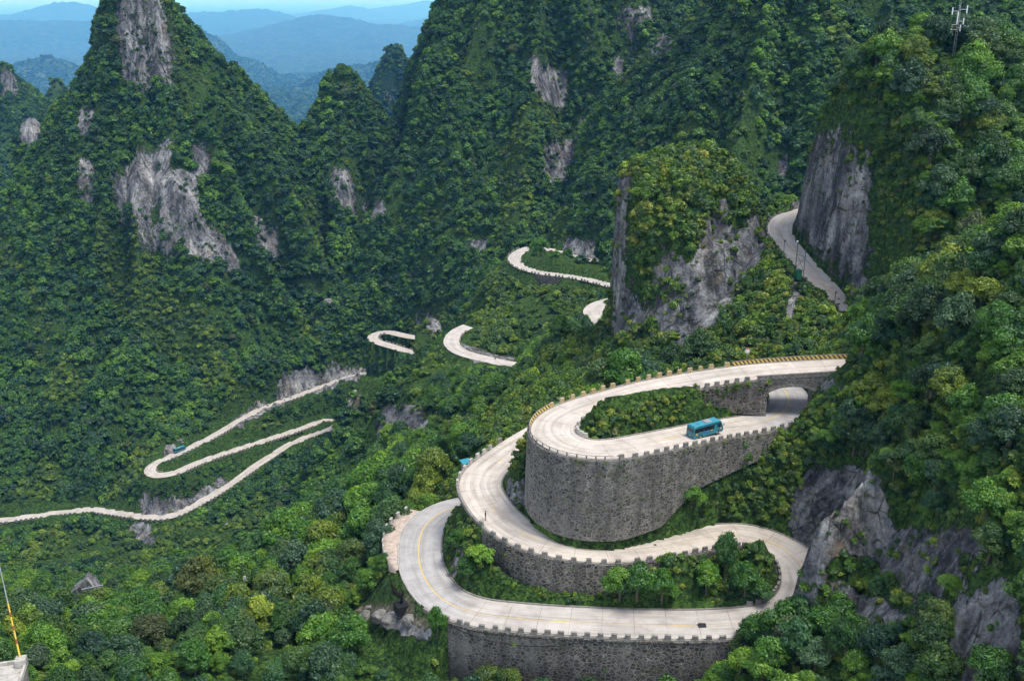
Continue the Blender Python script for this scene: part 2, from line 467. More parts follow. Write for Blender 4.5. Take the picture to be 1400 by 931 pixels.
R_UP = road('up', [(1165, 500, -65.6), (1127, 501.5, -66), (1097, 503.3, -66.3), (1033, 508.2, -66.8), (969, 517, -67.6), (904, 528, -68.3), (868, 536.5, -68.8), (829, 547, -69.3), (795, 557.5, -69.8), (768, 570, -70.2), (756, 584, -70.5), (760, 598, -70.7), (780, 609, -70.9), (805, 614, -71.1), (840, 614, -71.4), (904, 602.5, -72), (956, 592, -72.6), (995, 585, -73.1), (1036, 578, -73.6), (1062, 570, -73.9), (1077, 558, -74.1), (1080, 545, -74.3), (1071, 530, -74.6), (1045, 517, -75.5), (1000, 519, -77), (900, 534, -79), (820, 553, -81), (760, 580, -82.5), (715, 606, -83.5), (688, 625, -84), (664, 644, -84.4), (655.5, 664, -84.8), (668, 689, -85.3), (685, 709, -85.8), (712, 729, -86.3), (753, 743.5, -86.8), (797, 751.5, -87.2), (840, 752.6, -87.6), (898, 747, -88), (942, 738.6, -88.3), (980, 732.8, -88.6), (1020, 731.3, -88.9), (1062, 745, -89.3), (1092, 768, -89.8), (1102, 795, -90.4), (1094, 822, -91), (1064, 843, -91.6), (1014, 850.5, -92.2), (956, 853.6, -92.7), (898, 853.2, -93), (840, 851.5, -93.2), (753, 847.2, -93.6), (695, 842.3, -93.9), (651, 836.5, -94.1), (612, 822, -94.3), (589, 800, -94.6), (577, 776, -95), (574, 748, -95.4), (579.5, 724, -95.8), (593, 708, -96.2), (612, 697, -96.6), (640, 690, -97)], 7.6)
R_F6 = road('f6', [(850, 474, -111), (836.8, 454, -111.5), (827, 444, -112), (814, 433, -112.4), (811, 424, -112.8), (821, 416, -113.2), (838, 411, -113.8), (860, 405, -114.5)], 7.5, 1.5)
R_F5 = road('f5', [(870, 402, -117), (840, 391.7, -117.8), (819, 386, -118.4), (798, 381, -119), (766, 376, -120), (738, 372.4, -121), (717.6, 367, -122), (706, 360, -122.8), (703.5, 352, -123.4), (711, 344.4, -124), (728, 338.5, -124.6), (757, 342.5, -126), (776.7, 348.2, -127), (800, 354, -128), (830, 360, -129.5), (860, 366, -131)], 6.3, 2)
R_F4 = road('f4', [(640, 446, -133), (628, 451, -133.5), (619, 460, -134), (617, 470.3, -134.6), (630, 481.5, -135.4), (654, 488.4, -136.2), (687, 496, -137.2), (718, 500.7, -138.2), (750, 506, -139)], 6.5, 2)
R_F3 = road('f3', [(620, 467, -193), (583, 463, -194), (558, 460, -195), (531.4, 453.8, -196), (518, 455, -196.8), (508, 460.5, -197.6), (515, 467.4, -198.6), (541, 475, -200), (566, 483.5, -201.4), (573, 486.5, -201.7)], 7.0, 2.5)
R_F12 = road('f12', [(590, 528, -225), (545, 514, -226), (531, 511.6, -226.5), (509, 509.5, -227), (483, 513.5, -228), (451, 524.5, -229.5), (405.7, 541.5, -231.5), (360.5, 557.7, -233), (328, 573.8, -234.5), (305.7, 588, -235.5), (286, 599, -236), (262, 611, -237), (241, 620.5, -237.8), (218.7, 630.8, -238.5), (206.5, 638, -238.9), (203.5, 645, -239.2), (213, 650.5, -239.6), (240, 646, -240), (267, 634.4, -240.5), (292.8, 624.4, -241), (325, 614, -241.8), (373.4, 598.6, -242.8), (412, 585.7, -243.6), (437.9, 576, -244.2), (454, 573, -244.6), (464, 578, -245), (457, 585, -245.4), (434.7, 592, -246), (402.4, 604.4, -246.8), (373.4, 622, -248), (341, 643, -249.5), (309, 665.7, -251.5), (276.7, 685, -253.3), (251, 699, -254.8), (228.4, 706.5, -255.8), (199, 706.5, -256.6), (156, 700.5, -258), (125, 696.5, -258.8), (94, 699, -259.8), (62.5, 703, -260.6), (0, 711.5, -262), (-80, 724, -264), (-200, 745, -267)], 6.2, 2.5)

def seg(R, test):
    return np.array([bool(test(x, y)) for x, y in zip(R['px'], R['py'])])
def nearest_i(R, px, py, lo=0, hi=None):
    d = (R['px'][lo:hi] - px) ** 2 + (R['py'][lo:hi] - py) ** 2
    return int(np.argmin(d)) + lo
UP = R_UP
iB0 = nearest_i(UP, 1150, 500); iB1 = nearest_i(UP, 1037, 508, 0, 80)        # bridge
iH = nearest_i(UP, 756, 584, 0, 160)                                          # first hairpin apex
iBus = nearest_i(UP, 956, 592, iH, 260)
iU = nearest_i(UP, 1071, 530, iBus)                                            # under the bridge
iM0 = nearest_i(UP, 690, 622, iU + 20)
iM1 = nearest_i(UP, 668, 689, iM0)
iM2 = nearest_i(UP, 840, 752, iM1)
iT = nearest_i(UP, 1102, 795, iM2)
iL0 = nearest_i(UP, 1014, 850, iT)
iL1 = nearest_i(UP, 612, 822, iL0)
iL2 = nearest_i(UP, 593, 708, iL1)
print('road idx', iB0, iB1, iH, iBus, iU, iM0, iM1, iM2, iT, iL0, iL1, iL2, len(UP['s']))

# ------------------------------------------------------------------ terrain
# control points: photo pixel, ground distance, canopy height above the ground there
CTRL = [
 # near wood, bottom left
 (-150,925,118,4),(20,925,115,4),(150,905,122,4),(300,905,126,4),(450,905,130,4),(585,905,134,4),(60,860,138,5),(200,850,145,5),(350,840,150,4),(480,830,153,2),(545,830,150,0.5),(525,850,148,1),
 (0,838,150,5),(120,868,148,5),(205,815,165,5),(265,795,175,5),(330,762,186,5),(400,712,198,5),(460,672,207,5),(520,650,212,5),(590,632,214,4),(630,615,212,2),(430,780,172,5),(490,740,180,5),(530,700,190,4),(380,800,165,5),
 # behind it, dropping to the valley
 (125,818,290,5),(60,790,320,5),(0,800,310,5),(-150,790,310,5),(220,775,395,5),(250,745,432,5),(180,745,437,5),(60,750,435,5),(-150,760,430,5),(150,725,457,5),(30,735,455,5),(300,720,445,5),(350,690,466,5),(300,760,385,5),
 # spur with the pale cliffs
 (530,512,372,4),(508,560,362,4),(482,615,352,5),(435,655,345,5),(405,700,340,5),(608,505,362,4),(570,535,345,4),(500,530,575,2),(470,560,568,2),(485,585,542,2),(480,600,556,6),(450,620,560,12),(535,490,562,3),(560,500,548,3),(590,490,532,3),(620,540,325,4),(550,552,322,1),(555,605,312,1),(640,570,296,1),(635,605,288,1),(670,540,290,4),(500,640,310,5),(440,690,300,5),(600,625,270,5),
 # hill between the far hairpins
 (640,430,425,4),(690,410,425,4),(750,415,408,4),(700,470,392,4),(650,455,410,2),(760,460,370,4),(660,380,470,4),(790,400,420,4),(800,440,352,4),(620,420,500,5),(570,435,560,5),
 # flank below the knob
 (850,470,250,2),(800,470,262,2),(780,500,226,2),(720,540,214,2),(680,578,203,2),(652,603,200,1),(900,488,212,2),(800,520,205,2),(745,548,197,2),(950,492,200,2),(722,502,240,2),(762,462,272,2),(830,500,212,2),
 # slope right of the knob, up to the top road
 (1000,470,205,2),(1050,470,200,2),(1100,460,202,2),(1060,400,225,2),(1040,350,245,2),(1010,430,222,2),(1140,450,205,2),(970,490,198,2),(1045,320,262,2),
 # left valley side
 (-100,450,620,5),(50,450,600,5),(150,460,590,5),(250,470,580,5),(350,460,590,5),(450,440,610,5),(150,540,545,5),(50,550,545,5),(50,640,505,5),(-100,600,520,5),(150,640,500,5),(250,520,556,5),(350,500,575,5),(450,490,590,5),(150,670,490,5),(430,550,562,4),(350,590,538,4),(250,670,479,4),(480,470,600,5),(520,430,640,5),(330,630,508,4),
 # right near mass
 (1400,290,150,4),(1350,350,152,4),(1250,400,172,4),(1190,430,185,3),(1150,480,168,4),(1135,520,165,4),(1250,480,148,4),(1350,460,132,4),(1160,560,152,4),(1250,560,135,4),(1330,560,122,4),(1420,560,112,4),(1150,630,143,2),(1200,650,136,1),(1300,660,118,4),(1400,680,104,4),
 (1112,690,144,0),(1100,760,141,0),(1160,760,133,0),(1095,810,137,1),(1150,840,127,1),(1230,700,128,1),(1230,800,117,0),(1300,780,108,1),(1350,860,98,1),(1400,820,97,0),(1500,600,110,4),(1500,800,90,4),
 (1050,866,126,0),(1085,850,129,0),(1112,830,131,0),(1018,888,122,1),(1050,900,117,3),(1010,925,117,3),(1120,890,112,5),(1200,900,108,5),(1280,920,100,4),(1080,915,108,5),(1600,500,130,4),(1600,300,160,4),
 # bank below the bus road and the islands
 (1000,650,160.5,1.0),(1060,640,160,1.2),(1060,690,158,1.0),(1090,660,157,1.2),(960,690,157,0.8),(1110,600,158,1.5),
 (640,720,157,0.6),(620,760,155,0.5),(650,790,149,0.5),(720,790,146,0.5),(800,805,144,0.3),(900,800,143,0.8),(1000,800,142,0.8),(720,700,158,0.5),(715,660,165,0.5),(830,735,150,0.2),
]
# plain ground points (X, Y, Z relative to the camera)
GROUND = [
 (-60,235,-150),(-20,250,-150),(-90,215,-150),(-130,230,-160),(-30,215,-118),(20,240,-118),(-160,200,-150),(-40,120,-112),(-10,110,-125),(10,118,-118),(30,110,-120),(-5,124,-108),(15,125,-106),(35,124,-105),
 (-59,350,-200),(-78,380,-225),(-85,330,-205),(-58,400,-215),(-50,430,-220),(-42,460,-222),(-45,500,-230),(-62,450,-232),(-80,470,-245),(-60,540,-236),(-95,500,-250),(-20,450,-190),(-30,520,-205),(-38,480,-198),(0,90,-135),(-60,90,-125),(30,90,-125),(60,80,-105),(0,60,-150),(-80,50,-150),(80,50,-110),(0,20,-170),(-60,20,-170),(60,20,-150),
 (30,300,-108),(60,320,-110),(100,330,-95),(110,260,-50),(60,210,-82),(40,215,-88),(-120,270,-175),(-160,320,-225),(-60,320,-200),(-90,420,-250),(-60,470,-245),
 (-700,900,-300),(-400,900,-330),(-200,950,-350),(-80,900,-300),(-350,1100,-420),(0,1100,-300),(300,1100,-250),(700,1100,-150),(-900,1100,-420),(250,450,-120),(350,400,-100),(300,600,-100),(600,600,-60),(180,560,-130),(50,640,-180),(130,500,-150),
 (-500,600,-260),(-450,450,-290),(-350,300,-250),(-250,150,-170),(-200,80,-140),(250,250,-20),(300,150,-10),(200,80,-30),
]
cx, cz = [], []
for a, b, D, h in CTRL:
    p = Pd(a, b, D); cx.append((p[0], p[1])); cz.append(p[2] - h)
for x, y, z in GROUND:
    cx.append((x, y)); cz.append(z)
for nm, R in ROADS.items():
    st = 6 if nm in ('up', 'top') else 9
    for i in range(0, len(R['s']), st):
        if nm == 'up' and iB0 - 3 <= i <= iB1 + 2: continue
        cx.append(tuple(R['P'][i, :2])); cz.append(R['P'][i, 2])
cx = np.array(cx); cz = np.array(cz)
def uvc(X, Y): return np.stack([X / Y, np.log(Y)], -1)
C = uvc(cx[:, 0], cx[:, 1])
def kern(A, B):
    d = np.sqrt(np.maximum(((A[:, None, :] - B[None, :, :]) ** 2).sum(-1), 1e-12))
    return d
n = len(C)
A = kern(C, C) - 0.0008 * np.eye(n)
Q = np.c_[np.ones(n), C]
W = np.linalg.solve(np.block([[A, Q], [Q.T, np.zeros((3, 3))]]), np.r_[cz, 0, 0, 0])
def rbf(X, Y):
    Y = np.minimum(Y, 1100.0)
    U = uvc(X, Y); out = np.zeros(len(X))
    for k in range(0, len(X), 20000):
        out[k:k + 20000] = kern(U[k:k + 20000], C) @ W[:n] + W[n] + U[k:k + 20000] @ W[n + 1:]
    return out

PEAKS = []
def peak(px, D, L, Rr, Fr, B=None, h=4.0, rough=0.10, nscale=45.0, back=0.9, floor=-1300, rock=0):
    if D >= 2400:
        D *= 3.0; nscale *= 3.0; Fr = [(a_, b_ * 3.0) for a_, b_ in Fr]
    top = Pd(px, Fr[0][0], Fr[0][1])
    cxx, cyy = top[0], D
    def side(pts):
        o = [(0, top[2] - h)]
        for a, b in pts:
            p = Pd(a, b, D); r = abs(p[0] - cxx)
            if r > o[-1][0]: o.append((r, min(p[2] - h, o[-1][1] - 0.1)))
        r, z = o[-1]; o.append((r + 800, z - 800 * 0.9)); return np.array(o)
    l, r_ = side(L), side(Rr)
    f = [(0, top[2] - h)]
    for b, Dd in Fr[1:]:
        p = Pd(px, b, Dd); f.append((max(D - Dd, f[-1][0] + 0.5), p[2] - h))
    f.append((f[-1][0] + 800, f[-1][1] - 800 * 0.9))
    if B is None: B = [(0, top[2] - h), (3000, top[2] - h - 3000 * back)]
    PEAKS.append(dict(c=(cxx, cyy), prof=[r_, np.array(B), l, np.array(f)], rough=rough, ns=nscale, floor=floor))
def eval_peak(p, X, Y):
    dx, dy = X - p['c'][0], Y - p['c'][1]
    r = np.hypot(dx, dy)
    r = r * (1 + p['rough'] * fbm2(X / p['ns'], Y / p['ns'], 4, 11, True)) + p['rough'] * 0.0
    ang = np.arctan2(dy, dx) % (2 * math.pi)
    if 500 < p['c'][1] < 2000:
        sd_ = p['c'][0] * 0.013
        rib = 1 - 2 * np.abs(noise2(ang * 3.6 + sd_ + 0.5 * noise2(X / 70, Y / 70, 91), r / 260, 92)); rib2 = noise2(ang * 9 + sd_, r / 90, 93)
        r = r * (1 - (0.20 * rib + 0.08 * rib2) * np.abs(np.sin(ang)) ** 0.5)
    q = ang / (math.pi / 2)
    i = np.floor(q).astype(int) % 4
    t = q - np.floor(q); t = t * t * (3 - 2 * t)
    Z = np.stack([np.interp(r, pr[:, 0], pr[:, 1]) for pr in p['prof']])
    z = Z[i, np.arange(len(r))] * (1 - t) + Z[(i + 1) % 4, np.arange(len(r))] * t
    return np.maximum(z, p['floor'])
# the great horn on the left
peak(185, 680, [(168,-75),(150,-40),(133,20),(124,80),(98,112),(75,145),(55,185),(38,235),(5,300),(-45,380),(-100,450)], [(200,-75),(218,-40),(232,20),(252,70),(275,100),(310,130),(350,165),(388,210),(415,255),(445,310),(480,360),(520,420)],
     [(-80,680),(-20,672),(40,667),(130,652),(190,638),(240,624),(290,613),(360,603),(430,585),(480,565)], h=5, rough=0.10)
peak(40, 690, [(28,165),(24,200),(20,250)], [(52,162),(58,195),(66,240)], [(150,690),(165,686),(250,680)], h=3, rough=0.05)
peak(468, 740, [(455,86),(440,108),(434,135),(418,160),(400,190),(385,240),(370,300),(350,380)], [(485,92),(500,120),(520,150),(545,185),(560,230),(590,300),(620,380)],
     [(82,740),(105,735),(150,724),(200,706),(240,690),(300,678),(400,650)], h=5, rough=0.08)
peak(540, 1500, [(530,62),(520,85),(508,108),(504,140),(498,220)], [(550,64),(558,82),(564,100),(572,140),(585,220)], [(55,1500),(100,1490),(125,1482),(160,1476),(220,1440)], h=6, rough=0.05)
peak(3, 1150, [(-15,90),(-40,130),(-90,200)], [(18,98),(28,120),(50,142),(62,165),(68,200),(72,300)], [(80,1150),(110,1140),(160,1120),(300,1000)], h=6, rough=0.08)
peak(77, 1300, [(70,108),(67,130),(60,170)], [(84,108),(88,130),(95,170)], [(104,1300),(120,1290),(150,1260)], h=6, rough=0.04)
# the big wall of mountain in the middle
peak(735, 760, [(690,-200),(640,-90),(600,0),(578,60),(560,105),(553,150),(545,185),(530,225),(505,280),(480,340),(450,400)], [(800,-200),(850,-120),(900,0),(930,100),(950,200),(1000,400)],
     [(-260,760),(-60,712),(0,700),(100,668),(200,634),(300,600),(400,556),(440,530)], h=5, rough=0.13, nscale=55)
peak(1090, 560, [(1040,-120),(1010,-10),(965,60),(910,110),(850,165),(805,230),(765,290),(730,350),(700,400)], [(1150,-180),(1300,-60),(1500,60),(1700,200)],
     [(-220,560),(-60,525),(0,512),(100,487),(200,462),(280,438),(340,415)], h=5, rough=0.13, nscale=50)
peak(1340, 780, [(1250,-200),(1150,-60),(1080,80),(1020,200)], [(1500,-200),(1800,0)], [(-280,780),(-60,730),(100,680),(200,640),(300,600)], h=5, rough=0.12)
peak(860, 900, [(820,-150),(780,-50),(700,100)], [(900,-150),(950,0),(1000,150)], [(-200,900),(0,850),(100,815),(200,780)], h=5, rough=0.1)
# dome over the top road, on the right
peak(1295, 240, [(1240,36),(1190,56),(1152,92),(1112,130),(1095,168),(1090,205),(1082,290)], [(1350,40),(1430,62),(1520,95),(1700,200)],
     [(32,240),(100,226),(200,213),(300,203),(400,198)], h=6, rough=0.05, nscale=22)
# bluff beside the lower bends
peak(1185, 130.5, [(1140,632),(1112,642),(1096,680),(1084,730),(1073,780),(1068,820),(1064,850)], [(1260,600),(1400,560),(1600,520)],
     [(622,131),(660,130),(700,128.5),(780,125.5),(860,121),(905,117)], h=0, rough=0.05, nscale=12)
# knob in the middle
peak(945, 262, [(925,190),(895,199),(866,206),(847,226),(841,262),(837,330),(835,400),(830,440),(820,470)], [(972,190),(998,204),(1018,230),(1029,258),(1040,290),(1049,335),(1056,385)],
     [(185,262),(240,252),(300,245),(340,241),(400,236),(440,233),(478,229)], h=3, rough=0.07, nscale=16, back=1.6)
# blue ranges, far away
peak(235, 3000, [(180,60),(100,120),(0,200)], [(255,35),(278,42),(300,56),(322,78),(345,84),(366,90),(395,114),(430,150)], [(33,3000),(60,2850),(110,2500),(180,2100)], h=0, rough=0.05, nscale=260)
peak(560, 2500, [(470,94),(450,97),(420,110),(385,138),(350,170),(300,220)], [(620,85),(700,80)], [(85,2500),(120,2300),(180,2000)], h=0, rough=0.07, nscale=200)
peak(62, 2400, [(45,84),(30,90),(10,92),(-30,110),(-80,130)], [(75,80),(92,83),(108,90),(125,112),(160,150)], [(75,2400),(100,2340),(140,2200),(200,1900)], h=0, rough=0.05, nscale=150)
peak(425, 6200, [(410,24),(375,36),(345,42),(300,52),(240,60),(100,80)], [(450,21),(480,26),(520,34),(560,37),(620,44),(700,60)], [(21,6200),(45,5600),(80,4600),(110,4000),(150,3400)], h=0, rough=0.10, nscale=520)
peak(360, 8500, [(345,14),(325,13),(300,18),(280,10),(262,12),(235,22),(150,40)], [(385,16),(410,26),(440,38)], [(12,8500),(30,7800),(50,7000)], h=0, rough=0.05, nscale=700)
peak(92, 9000, [(80,3),(60,10),(40,20),(0,28),(-60,30)], [(108,3),(125,8),(160,22),(220,30)], [(2,9000),(20,8400),(40,7400),(70,6200)], h=0, rough=0.05, nscale=700)
peak(20, 6000, [(0,30),(-60,34)], [(40,30),(80,28),(130,24),(200,40)], [(27,6000),(60,5000),(100,4200),(150,3600)], h=0, rough=0.08, nscale=500)
peak(478, 12500, [(465,12),(440,18),(400,22),(330,34)], [(490,10),(520,16),(545,24),(560,30)], [(8,12500),(25,11000),(40,10000)], h=0, rough=0.03, nscale=900)
peak(580, 14000, [(550,8),(500,14),(440,20)], [(620,2),(700,0)], [(2,14000),(20,12500),(40,11000)], h=0, rough=0.03, nscale=900)
peak(640, 9000, [(600,24),(570,30),(520,40)], [(700,10)], [(14,9000),(30,8000),(50,7000)], h=0, rough=0.03, nscale=900)

U0, U1, DU = -0.82, 0.82, 0.0040
us = np.arange(U0, U1 + DU / 2, DU)
v = [math.log(18.0)]
while v[-1] < math.log(240000):
    D = math.exp(v[-1])
    dv = 0.03 if D < 80 else (0.0042 if D < 330 else 0.0046 if D < 1600 else 0.0075 if D < 6500 else 0.014 if D < 45000 else 0.06)
    v.append(v[-1] + dv)
vs = np.array(v); NV, NU = len(vs), len(us)
YY = np.exp(vs)[:, None] * np.ones(NU)[None]
XX = YY * us[None]
X, Y = XX.ravel(), YY.ravel()
# base surface at half resolution, then interpolated
us2 = np.linspace(us[0], us[-1], NU // 2 + 1); lim = int(np.searchsorted(vs, math.log(1100.0)))
vs2 = np.r_[vs[:lim:2], vs[lim]]
Gx = (np.exp(vs2)[:, None] * us2[None]); Gy = np.exp(vs2)[:, None] * np.ones(len(us2))[None]
G = rbf(Gx.ravel(), Gy.ravel()).reshape(Gx.shape)
def resamp(G, va, ua, vb, ub):
    T1 = np.stack([np.interp(ub, ua, g) for g in G])
    return np.stack([np.interp(vb, va, T1[:, k]) for k in range(T1.shape[1])], 1)
Z = resamp(G, vs2, us2, vs, us).ravel()
farw = np.clip((Y - 950) / 500, 0, 1)
plain = -430 + 70 * fbm2(X / 1500, Y / 1500, 5, 5, True) - np.clip((Y - 2000) / 9000, 0, 1) * 420
Z = Z * (1 - farw) + plain * farw
amp = np.clip((Y - 150) / 500, 0.12, 1.0) * 9.0
Zb = Z + amp * (1 - farw) * fbm2(X / 38, Y / 38, 4, 3, True) * 0.8
for p in PEAKS:
    m = np.abs(Y - p['c'][1]) < (p['c'][1] * 0.75 + 100)
    idx = np.where(m)[0]
    zp = eval_peak(p, X[idx], Y[idx])
    Zb[idx] = np.maximum(Zb[idx], zp)
Z = Zb
# surface roughness: small for near ground, gullies on the mountains
Z = Z + np.clip((Y - 320) / 400, 0, 1) * 4.0 * fbm2(X / 17, Y / 17, 3, 21) * (1 - farw)
Z = Z + farw * 16 * np.clip(Y / 3000, 0.4, 3) * fbm2(X / 130, Y / 130, 5, 31, True)
Z = Z + 0.5 * fbm2(X / 4.0, Y / 4.0, 3, 41) * (1 - farw)

# cut the roads into it
DR = np.full(len(X), 999.0)                   # distance to the nearest road edge
WALLS = []
def carve(R, i0=0, i1=None, kcut=5.0, kfill=3.0, shoulder=0.35):
    global Z
    P = R['P'][i0:i1]; hw = R['w'] / 2 + shoulder
    pad = 45
    b = (X > P[:, 0].min() - pad) & (X < P[:, 0].max() + pad) & (Y > P[:, 1].min() - pad) & (Y < P[:, 1].max() + pad)
    idx = np.where(b)[0]
    for k in range(0, len(idx), 8000):
        ii = idx[k:k + 8000]
        d2 = (X[ii][:, None] - P[None, :, 0]) ** 2 + (Y[ii][:, None] - P[None, :, 1]) ** 2
        j = d2.argmin(1); d = np.sqrt(d2[np.arange(len(ii)), j]); zr = P[j, 2]
        e = np.maximum(d - hw, 0)
        z = Z[ii]
        near = e < 40
        z2 = np.minimum(z, zr - 0.18 + e * kcut)
        z2 = np.maximum(z2, zr - 0.18 - e * kfill)
        z2 = np.where(e <= 0, zr - 0.18, z2)
        Z[ii] = np.where(near, z2, z)
        DR[ii] = np.minimum(DR[ii], d - R['w'] / 2)
# (road, i0, i1, side +1 left / -1 right, z of the foot)
for R in (R_F3, R_F4, R_F5, R_F6, R_F12): carve(R, kcut=3.0, kfill=1.6)
carve(R_TOP, kcut=9.0, kfill=1.8)
segs = [(0, iB0 + 2), (iB1 - 2, iU - 8), (iU - 10, iM0), (iM0 - 2, iM2), (iM2 - 2, iL0), (iL0 - 2, None)]
# the lower stretches first, then the upper ones over them
for (a, b) in [(iL0 - 2, None), (iM2 - 2, iL0), (iM0 - 2, iM2), (iU - 6, iM0)]: carve(UP, a, b, 6.0, 1.4)
carve(UP, iB1 - 1, iU - 4, 7.0, 1.6)
carve(UP, 0, iB0 + 1, 5.0, 1.5)
# keep the lower stretches open below the upper ones
UPD = np.full(len(X), 999.0)
P_ = np.r_[UP['P'][:iB0 + 1], UP['P'][iB1 - 1:iU - 4]]
q = np.where((Y > 120) & (Y < 230) & (np.abs(X) < 110))[0]
for k in range(0, len(q), 8000):
    w_ = q[k:k + 8000]
    UPD[w_] = np.sqrt(((X[w_][:, None] - P_[None, :, 0]) ** 2 + (Y[w_][:, None] - P_[None, :, 1]) ** 2).min(1)) - UP['w'] / 2
def reopen(R, i0, i1, k2, near=14):
    P = R['P'][i0:i1]; hw = R['w'] / 2 + 0.35
    q = np.where((Y > 100) & (Y < 260) & (np.abs(X) < 130) & (UPD > 0.4))[0]
    for k in range(0, len(q), 8000):
        w_ = q[k:k + 8000]
        d2 = (X[w_][:, None] - P[None, :, 0]) ** 2 + (Y[w_][:, None] - P[None, :, 1]) ** 2
        j = d2.argmin(1); e = np.maximum(np.sqrt(d2[np.arange(len(w_)), j]) - hw, 0)
        m = (e < near) & ~((X[w_] > 36) & (Y[w_] < 137.5))
        Z[w_[m]] = np.minimum(Z[w_[m]], P[j[m], 2] - 0.18 + e[m] * k2)
reopen(UP, iU - 6, iM0, 3.0)
reopen(UP, iM0 - 2, iM2, 2.2)
reopen(UP, iM2 - 2, iT - 16, 2.0)
reopen(UP, iT - 17, iL0, 2.0)
reopen(UP, iL0 - 2, None, 2.0)
# retaining walls: ground drops straight to the foot
def offs(R, i, side, d):
    return R['P'][i, :2] + R['N'][i] * side * d
def drop(R, i0, i1, side, foot, reach=4.0, gap=0.45):
    hw = R['w'] / 2 + 0.05
    P = R['P'][i0:i1]; Nn = R['N'][i0:i1]
    ff = np.interp(np.linspace(0, 1, len(P)), np.linspace(0, 1, len(foot)), foot)
    b = (X > P[:, 0].min() - 20) & (X < P[:, 0].max() + 20) & (Y > P[:, 1].min() - 20) & (Y < P[:, 1].max() + 20)
    ii = np.where(b)[0]
    d2 = (X[ii][:, None] - P[None, :, 0]) ** 2 + (Y[ii][:, None] - P[None, :, 1]) ** 2
    j = d2.argmin(1); d = np.sqrt(d2[np.arange(len(ii)), j])
    sgn = (X[ii] - P[j, 0]) * Nn[j, 0] + (Y[ii] - P[j, 1]) * Nn[j, 1]
    m = (sgn * side > 0) & (d > hw) & (d < hw + reach) & (j > 0) & (j < len(P) - 1) & (DR[ii] > 0.04)
    Z[ii[m]] = np.minimum(Z[ii[m]], ff[j[m]] + (d[m] - hw) * 0.15)
    WALLS.append((R, i0, i1, side, ff))
def cap(R, i0, i1, side, slope, reach, lift=-0.3):
    hw = R['w'] / 2 + 0.3
    P = R['P'][i0:i1]; Nn = R['N'][i0:i1]
    b = (X > P[:, 0].min() - reach) & (X < P[:, 0].max() + reach) & (Y > P[:, 1].min() - reach) & (Y < P[:, 1].max() + reach)
    ii = np.where(b)[0]
    for k in range(0, len(ii), 8000):
        q = ii[k:k + 8000]
        d2 = (X[q][:, None] - P[None, :, 0]) ** 2 + (Y[q][:, None] - P[None, :, 1]) ** 2
        j = d2.argmin(1); d = np.sqrt(d2[np.arange(len(q)), j])
        sgn = (X[q] - P[j, 0]) * Nn[j, 0] + (Y[q] - P[j, 1]) * Nn[j, 1]
        m = (sgn * side > 0) & (d > hw) & (d < reach) & (j > 0) & (j < len(P) - 1)
        Z[q[m]] = np.minimum(Z[q[m]], P[j[m], 2] + lift + slope * (d[m] - hw))
iW1 = nearest_i(UP, 905, 602, iH, iBus)
iW2 = nearest_i(UP, 935, 596, iH, iU)
def ix(px, py, lo=0, hi=None, R=UP): return nearest_i(R, px, py, lo, hi)
drop(UP, ix(1012, 850, iT), ix(622, 828, iL0), 1, [-112, -112], 5.0, 0.5)
drop(UP, ix(683, 709, iM0, iM2), ix(1010, 731, iM2, iT), -1, [-91.5, -92.9, -92.9, -92.3, -91.6], 3.0)
drop(UP, ix(775, 566, 0, iH), iW2, -1, [-76, -83.3, -84.4, -85.0, -84.5, -79.5], 3.2)
drop(UP, iB1, ix(930, 523, iB1, iH), 1, [-73, -72, -70.6], 1.6)
drop(R_F5, ix(778, 378, R=R_F5), ix(736, 372, R=R_F5), 1, [-125, -129, -127], 5)
drop(R_F5, ix(725, 369, R=R_F5), ix(705, 350, R=R_F5), -1, [-124.0, -124.4], 2) if False else None
drop(R_F4, ix(619, 460, R=R_F4), ix(718, 500, R=R_F4), -1, [-136.5, -139.0], 3) if False else None
drop(R_F3, ix(510, 463, R=R_F3), ix(560, 482, R=R_F3), -1, [-204, -206], 5) if False else None
cap(R_TOP, nearest_i(R_TOP, 1072, 330), len(R_TOP['s']) - 2, -1, 0.1, 20)

# the valley side falls away below each far road
def fall_away(R, i0, i1, depth=0.20, tree=7.0):
    px, py, D = R['px'][i0:i1], R['py'][i0:i1], R['P'][i0:i1, 1]
    o = np.argsort(px); px, py, D = px[o], py[o], D[o]
    q = np.where((Y > D.min() * (1 - depth)) & (Y < D.max()))[0]
    a, b, _ = proj(X[q], Y[q], Z[q])
    m = (a > px[0]) & (a < px[-1]); q, a = q[m], a[m]
    rp, rD = np.interp(a, px, py), np.interp(a, px, D)
    gap = rD - Y[q]; m = (gap > 5) & (gap < rD * depth); q, a, rp, rD, gap = q[m], a[m], rp[m], rD[m], gap[m]
    bb = 465.5 - (rp + 3); rz = -F * SP + bb * CP; ry = F * CP + bb * SP
    cap_ = Y[q] * rz / ry - tree * np.clip((gap - 5) / 9, 0, 1) + 40 * np.clip(gap / (rD * depth) - 0.75, 0, 1)
    ok = DR[q] > 1.0
    Z[q[ok]] = np.minimum(Z[q[ok]], cap_[ok])
_j0 = nearest_i(R_F12, 205, 645); _j1 = nearest_i(R_F12, 464, 578)
fall_away(R_F12, nearest_i(R_F12, 534, 512), _j0 - 2, 0.06); fall_away(R_F12, _j0 + 3, _j1 - 2, 0.04); fall_away(R_F12, _j1 + 2, len(R_F12['s']), 0.22)
fall_away(R_F12, nearest_i(R_F12, 546, 514), nearest_i(R_F12, 455, 524), 0.16)
fall_away(R_F12, nearest_i(R_F12, 440, 575), _j1 + 4, 0.2)
_i3 = nearest_i(R_F3, 508, 460)
